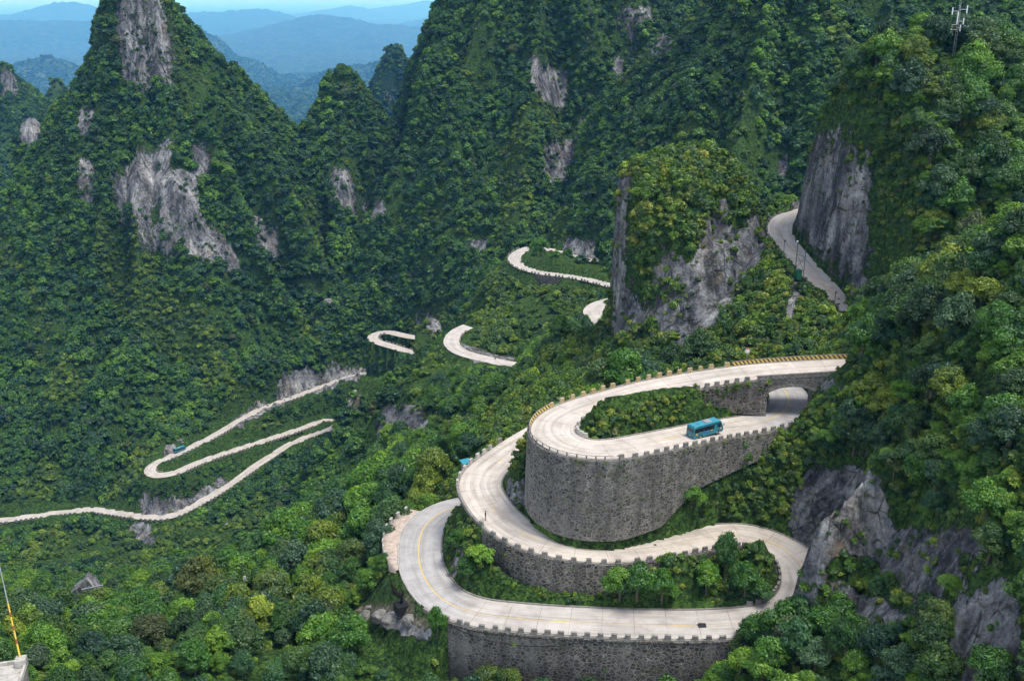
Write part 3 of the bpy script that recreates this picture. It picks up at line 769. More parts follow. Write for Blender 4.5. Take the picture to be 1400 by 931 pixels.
fall_away(R_F3, _i3 + 2, nearest_i(R_F3, 568, 484), 0.22); fall_away(R_TOP, nearest_i(R_TOP, 1089, 349), nearest_i(R_TOP, 1170, 429), 0.14, 5); fall_away(R_F3, nearest_i(R_F3, 582, 463), _i3 - 2, 0.06)
_i5 = nearest_i(R_F5, 704, 352)
fall_away(R_F5, 0, _i5 - 2, 0.12); fall_away(R_F5, _i5 + 3, nearest_i(R_F5, 832, 360), 0.12, 3.5)
fall_away(R_F4, nearest_i(R_F4, 640, 485), nearest_i(R_F4, 719, 501), 0.34); fall_away(R_F6, 2, len(R_F6['s']) - 3, 0.06, 3)
# room for the lower road under the arch, and nothing standing through the bridge deck
def footprint(i0, i1, extra, k2, near, dz):
    P = UP['P'][i0:i1]; q = np.where((Y > 120) & (Y < 230) & (X > 20) & (X < 110))[0]
    d = np.sqrt((X[q][:, None] - P[None, :, 0]) ** 2 + (Y[q][:, None] - P[None, :, 1]) ** 2); j = d.argmin(1); d = d[np.arange(len(q)), j]
    e = np.maximum(d - UP['w'] / 2 - extra, 0); m = (e < near) & (j > 0) & (j < len(P) - 1)
    Z[q[m]] = np.minimum(Z[q[m]], P[j[m], 2] - dz + e[m] * k2)
footprint(iW2, iU + 16, 0.5, 5.0, 5.0, 0.18)
footprint(0, iB1 + 1, 0.3, 3.0, 2.0, 0.45)
Zg = Z.reshape(NV, NU)
def zat(x, y):
    x = np.asarray(x, float); y = np.asarray(y, float)
    jv = np.interp(np.log(np.maximum(y, 18.1)), vs, np.arange(NV)); iu = np.clip((x / y - U0) / DU, 0, NU - 1.001)
    j0 = np.clip(jv.astype(int), 0, NV - 2); i0 = iu.astype(int); a = jv - j0; b = iu - i0
    return (Zg[j0, i0] * (1 - a) * (1 - b) + Zg[j0 + 1, i0] * a * (1 - b) + Zg[j0, i0 + 1] * (1 - a) * b + Zg[j0 + 1, i0 + 1] * a * b)

def inpoly(px, py, poly):
    r = np.zeros(len(px), bool); n = len(poly)
    for i in range(n):
        x1, y1 = poly[i]; x2, y2 = poly[(i + 1) % n]
        c = ((y1 > py) != (y2 > py)) & (px < (x2 - x1) * (py - y1) / ((y2 - y1) or 1e-9) + x1)
        r ^= c
    return r
# bare rock: outlines in the photo, with the range of distances they stand at
ROCKS = [
 ([(160,-40),(215,-40),(218,20),(235,40),(236,95),(250,110),(205,112),(185,135),(172,95),(160,30)], 600, 720),
 ([(134,55),(143,60),(140,95),(132,95)], 600, 720),
 ([(28,165),(56,168),(56,200),(32,215)], 640, 720),
 ([(105,222),(132,225),(128,290),(104,280)], 560, 720),
 ([(185,220),(232,195),(228,260),(190,300),(160,300),(150,270)], 560, 720),
 ([(245,240),(272,245),(265,290),(300,320),(325,355),(315,368),(265,350),(200,345),(196,318),(225,300),(222,270)], 560, 720),
 ([(365,300),(385,320),(390,355),(365,358)], 560, 720),
 ([(465,108),(480,112),(482,140),(468,142)], 680, 760),
 ([(452,235),(482,235),(486,275),(527,280),(524,300),(480,290),(455,278)], 600, 760),
 ([(524,115),(552,125),(549,152),(526,152)], 1400, 1560),
 ([(2,98),(22,100),(20,130),(4,132)], 1080, 1200),
 ([(738,0),(752,0),(752,24),(740,26)], 600, 900), ([(796,0),(806,0),(806,42),(800,42)], 600, 950),
 ([(835,18),(892,10),(890,38),(860,45),(838,36)], 600, 1000), ([(750,55),(810,72),(806,80),(775,82)], 560, 800),
 ([(714,78),(745,88),(775,105),(774,148),(752,146),(724,118)], 560, 800), ([(828,80),(866,80),(862,100),(840,112)], 560, 900),
 ([(787,160),(812,165),(808,182),(790,178)], 500, 800), ([(748,195),(786,195),(782,240),(765,250),(752,248),(738,225)], 500, 800),
 ([(970,145),(988,145),(986,165),(972,165)], 400, 520), ([(1062,215),(1078,215),(1075,250),(1062,252)], 400, 560),
 ([(638,215),(652,218),(650,232),(640,230)], 500, 800), ([(700,230),(720,235),(715,250),(700,248)], 500, 800),
 ([(262,196),(288,204),(282,244),(260,240)], 560, 720), ([(342,296),(364,300),(372,345),(350,346)], 560, 720), ([(108,150),(128,150),(126,190),(108,186)], 600, 720), ([(892,60),(920,50),(915,90),(890,95)], 560, 960), ([(640,330),(665,325),(668,350),(642,352)], 500, 700), ([(420,395),(455,400),(450,425),(424,420)], 500, 720),
 # knob
 ([(832,225),(866,235),(866,300),(858,345),(860,400),(880,452),(840,468),(815,440),(820,380),(826,300)], 225, 290),
 ([(885,352),(948,352),(935,470),(880,455),(850,435),(870,420),(905,425)], 215, 285),
 ([(955,300),(988,270),(1000,330),(1035,285),(1045,330),(1020,390),(985,440),(950,480),(938,470),(945,400),(950,350)], 215, 285),
 # cliff by the top road
 ([(1080,200),(1095,180),(1135,178),(1168,205),(1188,230),(1182,300),(1198,350),(1200,390),(1178,412),(1140,372),(1112,345),(1085,300),(1092,240)], 190, 290),
 # cliff bottom right
 ([(1060,820),(1080,720),(1100,650),(1118,636),(1160,635),(1190,650),(1215,680),(1230,720),(1262,735),(1290,760),(1330,790),(1395,800),(1410,940),(1310,935),(1290,860),(1240,850),(1180,860),(1100,840)], 85, 160),
 ([(1280,715),(1330,735),(1345,765),(1300,760)], 85, 160), ([(1110,510),(1135,515),(1150,560),(1125,560)], 120, 175),
 ([(1140,520),(1185,540),(1200,575),(1170,570)], 120, 175),
 # pale cliffs of the spur
 ([(520,560),(548,546),(584,550),(580,612),(520,612),(512,590)], 270, 400), ([(612,572),(655,568),(664,590),(655,615),(608,612)], 260, 400),
 # cuts above the far roads
 ([(380,512),(470,500),(500,512),(450,530),(400,545),(380,532)], 480, 620), ([(335,560),(430,535),(340,575),(310,592)], 480, 620),
 ([(195,680),(262,676),(300,655),(320,648),(290,680),(245,702),(205,704)], 440, 520), ([(222,612),(250,598),(245,616),(222,630)], 440, 540),
 ([(125,585),(165,590),(160,602),(130,600)], 480, 560), ([(555,440),(600,430),(600,455),(570,458)], 500, 640),
 ([(772,324),(832,335),(832,360),(775,348)], 470, 560), ([(620,466),(700,490),(725,496),(660,494),(630,484)], 355, 420),
 ([(172,715),(205,715),(208,745),(196,750)], 380, 460), ([(100,585),(110,640),(90,660)], 9000, 9001),
 ([(295,695),(318,698),(315,720),(298,716)], 330, 460),
 ([(695,640),(725,650),(735,700),(700,690)], 150, 180), ([(617,745),(632,742),(632,800),(620,795)], 140, 165),
 ([(905,440),(935,440),(960,470),(935,480)], 205, 260), ([(1075,390),(1095,385),(1090,440),(1075,450)], 190, 240), ([(1128,380),(1150,395),(1140,430)], 9000, 9001),
 ([(535,842),(590,850),(590,870),(520,850)], 120, 160),
]
PX, PY, _ = proj(X, Y, Z)
jx = PX + 8 * noise2(X / 5, Y / 5 + Z / 5, 51) * np.clip(300 / Y, 0.5, 2)
jy = PY + 8 * noise2(X / 5 + 40, Y / 5 + Z / 5, 52) * np.clip(300 / Y, 0.5, 2)
rock = np.zeros(len(X))
for poly, d0, d1 in ROCKS:
    if 330 < d0 < 5000:
        c0_ = np.mean(poly, axis=0); poly = [tuple(c0_ + (np.array(v_) - c0_) * 1.1) for v_ in poly]
    m = (Y > d0) & (Y < d1)
    ii = np.where(m)[0]
    rock[ii] = np.maximum(rock[ii], inpoly(jx[ii], jy[ii], poly))
for poly, d0_, d1_ in (([(822,262),(872,268),(872,290),(822,280)], 225, 290), ([(850,318),(874,320),(872,372),(854,366)], 225, 290), ([(820,395),(850,398),(848,412),(820,408)], 225, 290)):
    q_ = np.where((Y > d0_) & (Y < d1_))[0]; rock[q_] *= ~inpoly(jx[q_], jy[q_], poly)
for poly in ([(160,52),(200,56),(244,42),(244,60),(205,74),(160,72)], [(192,16),(240,24),(240,40),(198,34)]):
    q_ = np.where((Y > 560) & (Y < 720))[0]; rock[q_] *= ~inpoly(jx[q_], jy[q_], poly)
for poly in ([(1116,752),(1150,746),(1180,765),(1225,795),(1262,832),(1225,832),(1170,800),(1120,780)], [(1290,800),(1340,812),(1345,840),(1295,835)]):
    q_ = np.where((Y > 85) & (Y < 165))[0]; rock[q_] *= ~inpoly(jx[q_], jy[q_], poly)
rg = rock.reshape(NV, NU)
for it in range(2):
    p = np.pad(rg, 1, mode='edge'); rg = (p[:-2, 1:-1] + p[2:, 1:-1] + p[1:-1, :-2] + p[1:-1, 2:] + 2 * rg) / 6
rock = rg.ravel()
# surface normals
Pv = np.stack([X, Y, Z], 1).reshape(NV, NU, 3)
def gridnorm(Pv):
    du = np.gradient(Pv, axis=1); dvv = np.gradient(Pv, axis=0)
    Nn = np.cross(du, dvv); return Nn / (np.linalg.norm(Nn, axis=2)[..., None] + 1e-9)
Nv = gridnorm(Pv).reshape(-1, 3)
rk = np.where((rock > 0.02) & (Y < 1650) & (DR > 0.8))[0]
x, y, z = X[rk], Y[rk], Z[rk]
sc = np.clip(y / 300, 0.45, 3.0)
dd = (noise3(x / (6 * sc), y / (6 * sc), z / (22 * sc), 61) * 1.6 + noise3(x / (2.4 * sc), y / (2.4 * sc), z / (9 * sc), 62) * 0.9 + (1 - 2 * np.abs(noise3(x / (4 * sc), y / (4 * sc), z / (3 * sc), 63))) * 0.7) * 0.62 * sc * np.clip(rock[rk] * 1.5, 0, 1) * np.clip((DR[rk] - 0.8) / 3, 0.0, 1)
H = Nv[rk].copy(); H[:, 2] *= 0.15
Pf = Pv.reshape(-1, 3)
Pf[rk] += H * dd[:, None]
ii = np.arange(NV - 1)[:, None] * NU + np.arange(NU - 1)[None]
quads = np.stack([ii, ii + 1, ii + NU + 1, ii + NU], -1).reshape(-1, 4)
Vt = Pf.copy(); Vt[:, 2] += H0
me = mesh_np('mountain_terrain', Vt, quads, [M_TERR], True)
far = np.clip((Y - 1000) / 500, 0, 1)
soil = np.zeros(len(X))
for poly, d0, d1 in [([(400,650),(412,640),(420,632),(412,665),(408,690),(400,682)],300,400), ([(470,560),(490,536),(500,540),(480,566)],480,620), ([(548,690),(560,680),(556,740),(548,730)],140,200), ([(480,825),(560,812),(590,850),(500,852)],135,165), ([(40,830),(100,838),(90,850),(40,845)], 100,170)]:
    q = np.where((Y > d0) & (Y < d1))[0]; soil[q] = np.maximum(soil[q], inpoly(jx[q], jy[q], poly))
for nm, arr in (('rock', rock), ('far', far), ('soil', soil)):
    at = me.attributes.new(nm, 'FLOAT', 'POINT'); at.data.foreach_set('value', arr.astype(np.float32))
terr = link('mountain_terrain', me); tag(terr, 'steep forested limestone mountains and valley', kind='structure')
print('terrain', len(Vt))

# road sheets -------------------------------------------------------
def strip(R, i0, i1, a, b, za, zb, name, mat, label, edge=0.0, attrs=None, cols=5):
    P = R['P'][i0:i1]; Nn = R['N'][i0:i1]; n = len(P)
    ts = np.linspace(a, b, cols)
    V = np.zeros((n, cols, 3)); UVs = np.zeros((n, cols, 2))
    for k, t in enumerate(ts):
        V[:, k, :2] = P[:, :2] + Nn * t
        V[:, k, 2] = P[:, 2] + H0 + za + (zb - za) * k / (cols - 1)
        UVs[:, k, 0] = R['s'][i0:i1]; UVs[:, k, 1] = t
    q = np.arange(n - 1)[:, None] * cols + np.arange(cols - 1)[None]
    fc = np.stack([q, q + cols, q + cols + 1, q + 1], -1).reshape(-1, 4)
    me = mesh_np(name, V.reshape(-1, 3), fc, [mat], True, UVs.reshape(-1, 2))
    for nm, vals in (attrs or {}).items():
        at = me.attributes.new(nm, 'FLOAT', 'POINT'); at.data.foreach_set('value', np.repeat(np.asarray(vals, dtype=np.float32), cols))
    o = link(name, me); tag(o, label, kind='structure'); return o
def mkroad(R, name_label, grey, yellow=1.0):
    n = len(R['s'])
    g = np.full(n, grey) if np.isscalar(grey) else grey
    yl = np.full(n, yellow) if np.isscalar(yellow) else yellow
    return strip(R, 0, n, -R['w'] / 2, R['w'] / 2, 0.0, 0.0, 'road', M_ROAD, name_label, attrs={'grey': g, 'yellow': yl})
nU = len(UP['s']); g = np.zeros(nU)
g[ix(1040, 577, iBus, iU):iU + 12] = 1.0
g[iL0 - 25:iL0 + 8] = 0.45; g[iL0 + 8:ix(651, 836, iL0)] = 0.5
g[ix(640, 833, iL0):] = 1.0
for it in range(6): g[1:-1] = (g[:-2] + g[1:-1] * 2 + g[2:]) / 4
yl = np.ones(nU)
yl[:iH + 20] = 0.35
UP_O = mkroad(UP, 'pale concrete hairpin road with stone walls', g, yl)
mkroad(R_TOP, 'pale concrete road below the grey cliff at the right', 0.3)
mkroad(R_F6, 'far concrete road bend at the foot of the rock knob', 0.4, 0.6)
mkroad(R_F5, 'far concrete hairpin left of the rock knob', 0.4, 0)
mkroad(R_F4, 'far concrete road bend above the spur', 0.35, 0)
mkroad(R_F3, 'far concrete hairpin at the valley head', 0.35, 0)
mkroad(R_F12, 'far concrete switchback road along the left valley side', 0.35, 0)

# retaining walls ----------------------------------------------------
def ribbon_wall(R, i0, i1, side, foot, name, mat, label, cat, top=0.0, thick=0.7, off=0.28, batter=0.04, group=None):
    P = R['P'][i0:i1]; Nn = R['N'][i0:i1] * side; n = len(P); hw = R['w'] / 2 + off
    ztop = P[:, 2] + top; zb = np.minimum(foot, ztop - 0.6)
    rows = 7
    V = []
    for k in range(rows):
        f = k / (rows - 1); zz = ztop * (1 - f) + zb * f
        o = hw + thick * 0.6 + batter * (ztop - zz)
        V.append(np.c_[P[:, :2] + Nn * o[:, None], zz + H0])
    V.append(np.c_[P[:, :2] + Nn * (hw - 0.05), zb + H0]); V.append(np.c_[P[:, :2] + Nn * (hw - 0.05), ztop + H0])
    m = len(V); V = np.stack(V, 1)
    fc = []
    for i in range(n - 1):
        for k in range(m):
            fc.append((i * m + k, i * m + (k + 1) % m, (i + 1) * m + (k + 1) % m, (i + 1) * m + k))
    fc.append(tuple(range(m))); fc.append(tuple((n - 1) * m + k for k in range(m - 1, -1, -1)))
    me = mesh_np(name, V.reshape(-1, 3), fc, [mat]); o = link(name, me)
    import bmesh
    bm = bmesh.new(); bm.from_mesh(me); bmesh.ops.recalc_face_normals(bm, faces=bm.faces); bm.to_mesh(me); bm.free()
    tag(o, label, cat, group); return o
R_, a_, b_, s_, ff_ = WALLS[2]
e_ = nearest_i(UP, 1066, 568, iBus, iU)
WALLS[2] = (R_, a_, e_, s_, np.r_[ff_, np.linspace(ff_[-1], -76.2, e_ - b_)])
WALL2_END = b_
LBL = ['dark rubble stone retaining wall under the lowest road at the bottom', 'grey rubble wall holding up the middle road above the leafy island',
       'tall curved masonry wall under the upper hairpin bend', 'mossy stone wall on the island beside the bridge', 'grey stone wall under the far hairpin left of the knob']
for k, (R, a, b, s, ff) in enumerate(WALLS):
    ribbon_wall(R, a, b, s, ff - 0.8, 'retaining_wall', M_WALL if k in (0,1) else M_WALL2 if k in (2,) else M_WALL, LBL[k], 'retaining wall', top=-0.02 if k else -0.02, batter=0.03)
import sys
STAGE = 9

# ------------------------------------------------------------------ haze
t = bpy.data.materials.new('air'); t.use_nodes = True
nt = t.node_tree; nt.nodes.remove(nt.nodes['Principled BSDF'])
pv = nt.nodes.new('ShaderNodeVolumePrincipled')
pv.inputs['Color'].default_value = (0.10, 0.40, 1.0, 1)
pv.inputs['Absorption Color'].default_value = (1, 1, 1, 1)
pv.inputs['Density'].default_value = HAZE
pv.inputs['Anisotropy'].default_value = 0.0
nt.links.new(pv.outputs[0], nt.nodes['Material Output'].inputs['Volume'])
hz = MB(); top_ = max(H0 + 60, float(Pf[:, 2].max()) + H0 + 12); bot = float(Pf[:, 2].min()) + H0 - 3
hz.box((0, 121500, (top_ + bot) / 2), (420000, 245400, top_ - bot))
ho = hz.build('haze', t); tag(ho, kind='stuff')

# ------------------------------------------------------------------ trees
def crown_mesh(name, R, Hh, nl, leaf, mats, seed, lobes=16, squash=0.8, trunk=True, core=True, lift=0.0, flat=0.35):
    rs = np.random.RandomState(seed)
    L = []
    for k in range(lobes):
        a = rs.rand() * 2 * math.pi; q = rs.rand() ** 0.55; hgt = rs.rand() ** 0.8
        rr = R * 0.72 * q * math.sqrt(max(0.05, 1 - (hgt * 0.9) ** 2))
        L.append((rr * math.cos(a) * 1.12, rr * math.sin(a) * 1.12, Hh * (0.32 + 0.56 * hgt * (1 - 0.35 * q)), R * (0.15 + 0.24 * rs.rand() ** 1.5)))
    L.append((0, 0, Hh * 0.72, R * 0.36)); L.append((0, 0, Hh * 0.45, R * 0.5))
    L = np.array(L)
    pk = rs.choice(len(L), nl, p=L[:, 3] ** 2 / (L[:, 3] ** 2).sum())
    d = rs.normal(size=(nl, 3)); d /= np.linalg.norm(d, axis=1)[:, None]
    d[:, 2] = np.where((d[:, 2] < -0.1) & (rs.rand(nl) < 0.75), -d[:, 2], d[:, 2])
    lob = L[pk]
    rad = lob[:, 3] * (0.75 + 0.45 * rs.rand(nl) ** 1.5)
    c = lob[:, :3] + d * rad[:, None] * np.array([1, 1, squash])
    inside = np.zeros(nl, bool)
    for q in L:
        dd = np.linalg.norm((c - q[:3]) / np.array([1, 1, squash]), axis=1)
        inside |= dd < q[3] * 0.7
    c, d, pk = c[~inside], d[~inside], pk[~inside]; nl = len(c)
    nrm = d * (1 - flat) + np.array([0, 0, 1]) * flat + rs.normal(size=(nl, 3)) * 0.38
    nrm /= np.linalg.norm(nrm, axis=1)[:, None]
    t1 = np.cross(nrm, rs.normal(size=(nl, 3))); t1 /= np.linalg.norm(t1, axis=1)[:, None]
    t2 = np.cross(nrm, t1)
    sz = leaf * (0.6 + 0.8 * rs.rand(nl))[:, None]
    droop = nrm * -0.25
    V = np.stack([c - t1 * sz, c - t2 * sz * 0.55 + 0 * droop * sz, c + t1 * sz + droop * sz, c + t2 * sz * 0.55], 1).reshape(-1, 3)
    Fq = np.arange(nl * 4).reshape(-1, 4)
    tone_l = rs.rand(len(L)); tone = np.clip(tone_l[pk] * 0.7 + rs.rand(nl) * 0.5 - 0.1, 0, 1)
    tv = np.repeat(tone, 4); V[:, 2] += lift
    fm = np.zeros(nl, int)
    VV = [V]; FF = [tuple(f) for f in Fq] if False else None
    extra_V, extra_F, extra_M = [], [], []
    if trunk:
        b = MB(); b.tube([(0, 0, -1.2), (0.05 * R, 0, Hh * 0.2), (0, 0.05 * R, Hh * 0.6)], [R * 0.075, R * 0.06, R * 0.03], 6)
        for k in range(4):
            q = L[k]; b.tube([(0, 0, Hh * (0.2 + 0.08 * k)), (q[0] * 0.5, q[1] * 0.5, Hh * 0.42), tuple(q[:3])], [R * 0.035, R * 0.025, R * 0.01], 5)
        extra_V = b.V; extra_F = b.F
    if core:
        for q in L:                           # opaque core of each clump, coloured dark for the shade inside the crown
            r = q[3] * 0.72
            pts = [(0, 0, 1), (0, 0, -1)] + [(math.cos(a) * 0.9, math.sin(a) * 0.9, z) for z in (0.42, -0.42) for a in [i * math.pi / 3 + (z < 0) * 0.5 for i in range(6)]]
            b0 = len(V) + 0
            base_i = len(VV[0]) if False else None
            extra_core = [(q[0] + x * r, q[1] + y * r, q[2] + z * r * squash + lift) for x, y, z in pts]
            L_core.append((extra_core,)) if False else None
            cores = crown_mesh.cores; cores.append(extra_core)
    # assemble
    quads_ = Fq
    nV = len(V)
    tris = []
    Vc = []
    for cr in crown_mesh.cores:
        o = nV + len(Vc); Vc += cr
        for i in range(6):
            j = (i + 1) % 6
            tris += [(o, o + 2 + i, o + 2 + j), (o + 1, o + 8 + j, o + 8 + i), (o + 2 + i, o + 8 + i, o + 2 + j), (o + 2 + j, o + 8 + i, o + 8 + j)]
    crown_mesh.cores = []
    allV = [V] + ([np.array(Vc)] if Vc else [])
    o = nV + len(Vc)
    if extra_V: allV.append(np.array(extra_V))
    allV = np.concatenate(allV)
    me = bpy.data.meshes.new(name)
    nq = len(quads_)
    ex = [tuple(i + o for i in f) for f in extra_F]
    lens = [4] * nq + [3] * len(tris) + [len(f) for f in ex]
    loops = np.concatenate([quads_.ravel(), np.array(tris, int).ravel() if tris else np.zeros(0, int), np.array([i for f in ex for i in f], int) if ex else np.zeros(0, int)]).astype(np.int32)
    me.vertices.add(len(allV)); me.vertices.foreach_set('co', allV.astype(np.float32).ravel())
    me.loops.add(len(loops)); me.loops.foreach_set('vertex_index', loops)
    me.polygons.add(len(lens)); me.polygons.foreach_set('loop_start', np.r_[0, np.cumsum(lens)[:-1]].astype(np.int32))
    mi = np.r_[np.zeros(nq + len(tris)), np.ones(len(ex))].astype(np.int32)
    for m in mats: me.materials.append(m)
    me.polygons.foreach_set('material_index', mi)
    me.update(calc_edges=True)
    tv = np.r_[tv, np.full(len(allV) - nV, 0.05)].astype(np.float32)  # cores get a near-black tone, inner crown shade put into the colour
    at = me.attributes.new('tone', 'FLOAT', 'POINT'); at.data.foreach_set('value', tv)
    return me
crown_mesh.cores = []
def trunk_mesh(name, R, Hh):
    b = MB(); b.tube([(0, 0, -1.5), (0.06 * R, 0, Hh * 0.2), (0, 0.05 * R, Hh * 0.62)], [R * 0.08, R * 0.06, R * 0.03], 7)
    for k in range(5):
        a = k * 1.3; b.tube([(0, 0, Hh * (0.2 + 0.07 * k)), (math.cos(a) * R * 0.3, math.sin(a) * R * 0.3, Hh * 0.45), (math.cos(a) * R * 0.5, math.sin(a) * R * 0.5, Hh * 0.6)], [R * 0.035, R * 0.025, R * 0.012], 5)
    return mesh_np(name, b.V, b.F, [M_BARK])

def hit(px, py, d0=60.0, d1=1500.0):
    r = ray(px, py); D = np.exp(np.linspace(math.log(d0), math.log(d1), 1600))
    P = r[None] * (D / r[1])[:, None]
    below = zat(P[:, 0], P[:, 1]) > P[:, 2]
    k = int(np.argmax(below))
    return P[k] if below.any() else P[-1]
CLEAR = []
for a_, b_, d0_, r_ in ((549, 836, 100, 5.0), (500, 840, 100, 5), (520, 838, 100, 5), (414, 829, 100, 3), (337, 815, 150, 3.5), (637, 634, 150, 3), (657, 618, 150, 3), (125, 835, 200, 9), (134, 860, 200, 7), (120, 850, 200, 8), (600, 862, 100, 2.5)):
    p = hit(a_, b_, d0_); CLEAR.append((p[0], p[1], r_)); f_ = 1 - (r_ + 2) / p[1]; CLEAR.append((p[0] * f_, p[1] * f_, r_ * 0.8))
_p = Pd(1308, 40, 238); CLEAR += [(_p[0], _p[1], 4.0), (_p[0] * 0.97, _p[1] * 0.97, 4.0)]
def scatter(density_fn, region, seed, jit=True):
    """random places on the terrain, density_fn(x, y, z, slope area) per square metre of surface"""
    rs = np.random.RandomState(seed)
    P = Pf.reshape(NV, NU, 3)
    a = P[1:, :-1] - P[:-1, :-1]; b = P[:-1, 1:] - P[:-1, :-1]
    area = np.linalg.norm(np.cross(a, b), axis=2)
    hor = np.abs(a[..., 0] * b[..., 1] - a[..., 1] * b[..., 0])
    area = np.minimum(area, hor * 12.0)
    c = (P[1:, 1:] + P[:-1, :-1]) / 2
    sel = region(c[..., 0], c[..., 1], c[..., 2])
    jj, i_ = np.where(sel)
    def at(arr): return arr.reshape(NV, NU)[jj, i_]
    dens = density_fn(c[jj, i_, 0], c[jj, i_, 1], c[jj, i_, 2], at(rock), at(DR), at(soil), Nv.reshape(NV, NU, 3)[jj, i_, 2])
    for cx0, cy0, cr0 in CLEAR: dens = dens * (np.hypot(c[jj, i_, 0] - cx0, c[jj, i_, 1] - cy0) > cr0)
    n_ = rs.poisson(np.maximum(dens, 0) * area[jj, i_])
    J = np.repeat(jj, n_); I = np.repeat(i_, n_)
    f, g_ = rs.rand(len(J)), rs.rand(len(J))
    p = (P[J, I] * ((1 - f) * (1 - g_))[:, None] + P[J + 1, I] * (f * (1 - g_))[:, None] + P[J, I + 1] * ((1 - f) * g_)[:, None] + P[J + 1, I + 1] * (f * g_)[:, None])
    return p, Nv.reshape(NV, NU, 3)[J, I], DR.reshape(NV, NU)[J, I], rock.reshape(NV, NU)[J, I]

def proto_collection(meshes):
    c = bpy.data.collections.new('tree_kinds')
    for k, me in enumerate(meshes):
        o = bpy.data.objects.new('tree_kind_%s' % 'abcdefghijklmnop'[k], me); c.objects.link(o)
    return c
def scatter_object(name, pts, rot, scl, kind, meshes, label):
    me = bpy.data.meshes.new(name)
    n = len(pts); me.vertices.add(n)
    me.vertices.foreach_set('co', (pts + np.array([0, 0, H0])).astype(np.float32).ravel())
    for nm, ty, arr in (('rot', 'FLOAT_VECTOR', rot), ('scl', 'FLOAT_VECTOR', scl)):
        at = me.attributes.new(nm, ty, 'POINT'); at.data.foreach_set('vector', arr.astype(np.float32).ravel())
    at = me.attributes.new('kind_i', 'INT', 'POINT'); at.data.foreach_set('value', kind.astype(np.int32))
    me.update()
    o = link(name, me)
    ng = bpy.data.node_groups.new(name, 'GeometryNodeTree')
    ng.interface.new_socket('Geometry', in_out='INPUT', socket_type='NodeSocketGeometry')
    ng.interface.new_socket('Geometry', in_out='OUTPUT', socket_type='NodeSocketGeometry')
    N_ = ng.nodes; gi = N_.new('NodeGroupInput'); go = N_.new('NodeGroupOutput')
    iop = N_.new('GeometryNodeInstanceOnPoints'); ci = N_.new('GeometryNodeCollectionInfo')
    ci.inputs['Collection'].default_value = proto_collection(meshes)
    ci.inputs['Separate Children'].default_value = True; ci.inputs['Reset Children'].default_value = True
    def na(nm, ty):
        a = N_.new('GeometryNodeInputNamedAttribute'); a.data_type = ty; a.inputs['Name'].default_value = nm; return a.outputs['Attribute']
    ng.links.new(gi.outputs[0], iop.inputs['Points']); ng.links.new(ci.outputs[0], iop.inputs['Instance'])
    iop.inputs['Pick Instance'].default_value = True
    ng.links.new(na('kind_i', 'INT'), iop.inputs['Instance Index'])
    ng.links.new(na('rot', 'FLOAT_VECTOR'), iop.inputs['Rotation']); ng.links.new(na('scl', 'FLOAT_VECTOR'), iop.inputs['Scale'])
    ng.links.new(iop.outputs[0], go.inputs[0])
    md = o.modifiers.new('scatter', 'NODES'); md.node_group = ng
    tag(o, label, kind='stuff'); return o

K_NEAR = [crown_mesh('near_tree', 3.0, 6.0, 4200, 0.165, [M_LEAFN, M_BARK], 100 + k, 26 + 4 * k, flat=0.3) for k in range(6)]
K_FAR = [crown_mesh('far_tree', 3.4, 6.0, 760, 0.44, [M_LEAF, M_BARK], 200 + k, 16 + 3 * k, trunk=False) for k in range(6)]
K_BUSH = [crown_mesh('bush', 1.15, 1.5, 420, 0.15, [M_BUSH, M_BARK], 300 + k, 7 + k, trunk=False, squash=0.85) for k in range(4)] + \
         [crown_mesh('fern', 1.2, 1.0, 300, 0.19, [M_GRASSL, M_BARK], 320 + k, 8, trunk=False, flat=0.15) for k in range(2)]
M_LEAFH = make_leaf('hill_leaves', (0.03, 0.07, 0.006), (0.085, 0.155, 0.010), (0.19, 0.26, 0.018))
K_HILL = [crown_mesh('hill_shrub', 2.2, 3.0, 520, 0.36, [M_LEAFH, M_BARK], 440 + k, 14, trunk=False, flat=0.25) for k in range(4)]
K_CLUMP = [crown_mesh('far_clump', 9.0, 11.0, 300, 1.9, [M_LEAF, M_BARK], 400 + k, 14, trunk=False) for k in range(3)]

# parts of the slopes that only carry scrub, as outlines in the photo with distances
SCRUB = [([(690,545),(760,470),(840,440),(860,430),(950,480),(1000,420),(1050,310),(1120,370),(1180,440),(1150,500),(1000,500),(860,530),(760,560),(720,600),(640,640),(640,600)], 170, 285),
         ([(600,640),(1110,480),(1140,600),(1110,720),(1060,840),(620,830)], 134, 205),
         ([(850,170),(1050,170),(1060,500),(900,500),(820,440)], 225, 285)]
def scrubmask(x, y, z):
    px, py, _ = proj(x, y, z); r = np.zeros(len(x), bool)
    for poly, a, b in SCRUB: r |= (y > a) & (y < b) & inpoly(px, py, poly)
    return r
def knobmask(x, y, z):
    return (np.hypot(x - PEAKS_KNOB[0], y - PEAKS_KNOB[1]) < 34)
PEAKS_KNOB = Pd(945, 185, 262)[:2]; PEAKS_KNOB[1] = 262
def d_near(x, y, z, rk, dr, so, nz):
    gap = noise2(x / 7, y / 7 + z / 9, 71)
    return 0.105 * np.clip(1.2 + gap, 0.4, 1.5) * (rk < 0.35) * (dr > 2.6) * (so < 0.4) * (~scrubmask(x, y, z))
pn, nn, drn, rkn = scatter(d_near, lambda x, y, z: (y > 82) & (y < 345) & (np.abs(x / y) < 0.72), 1)
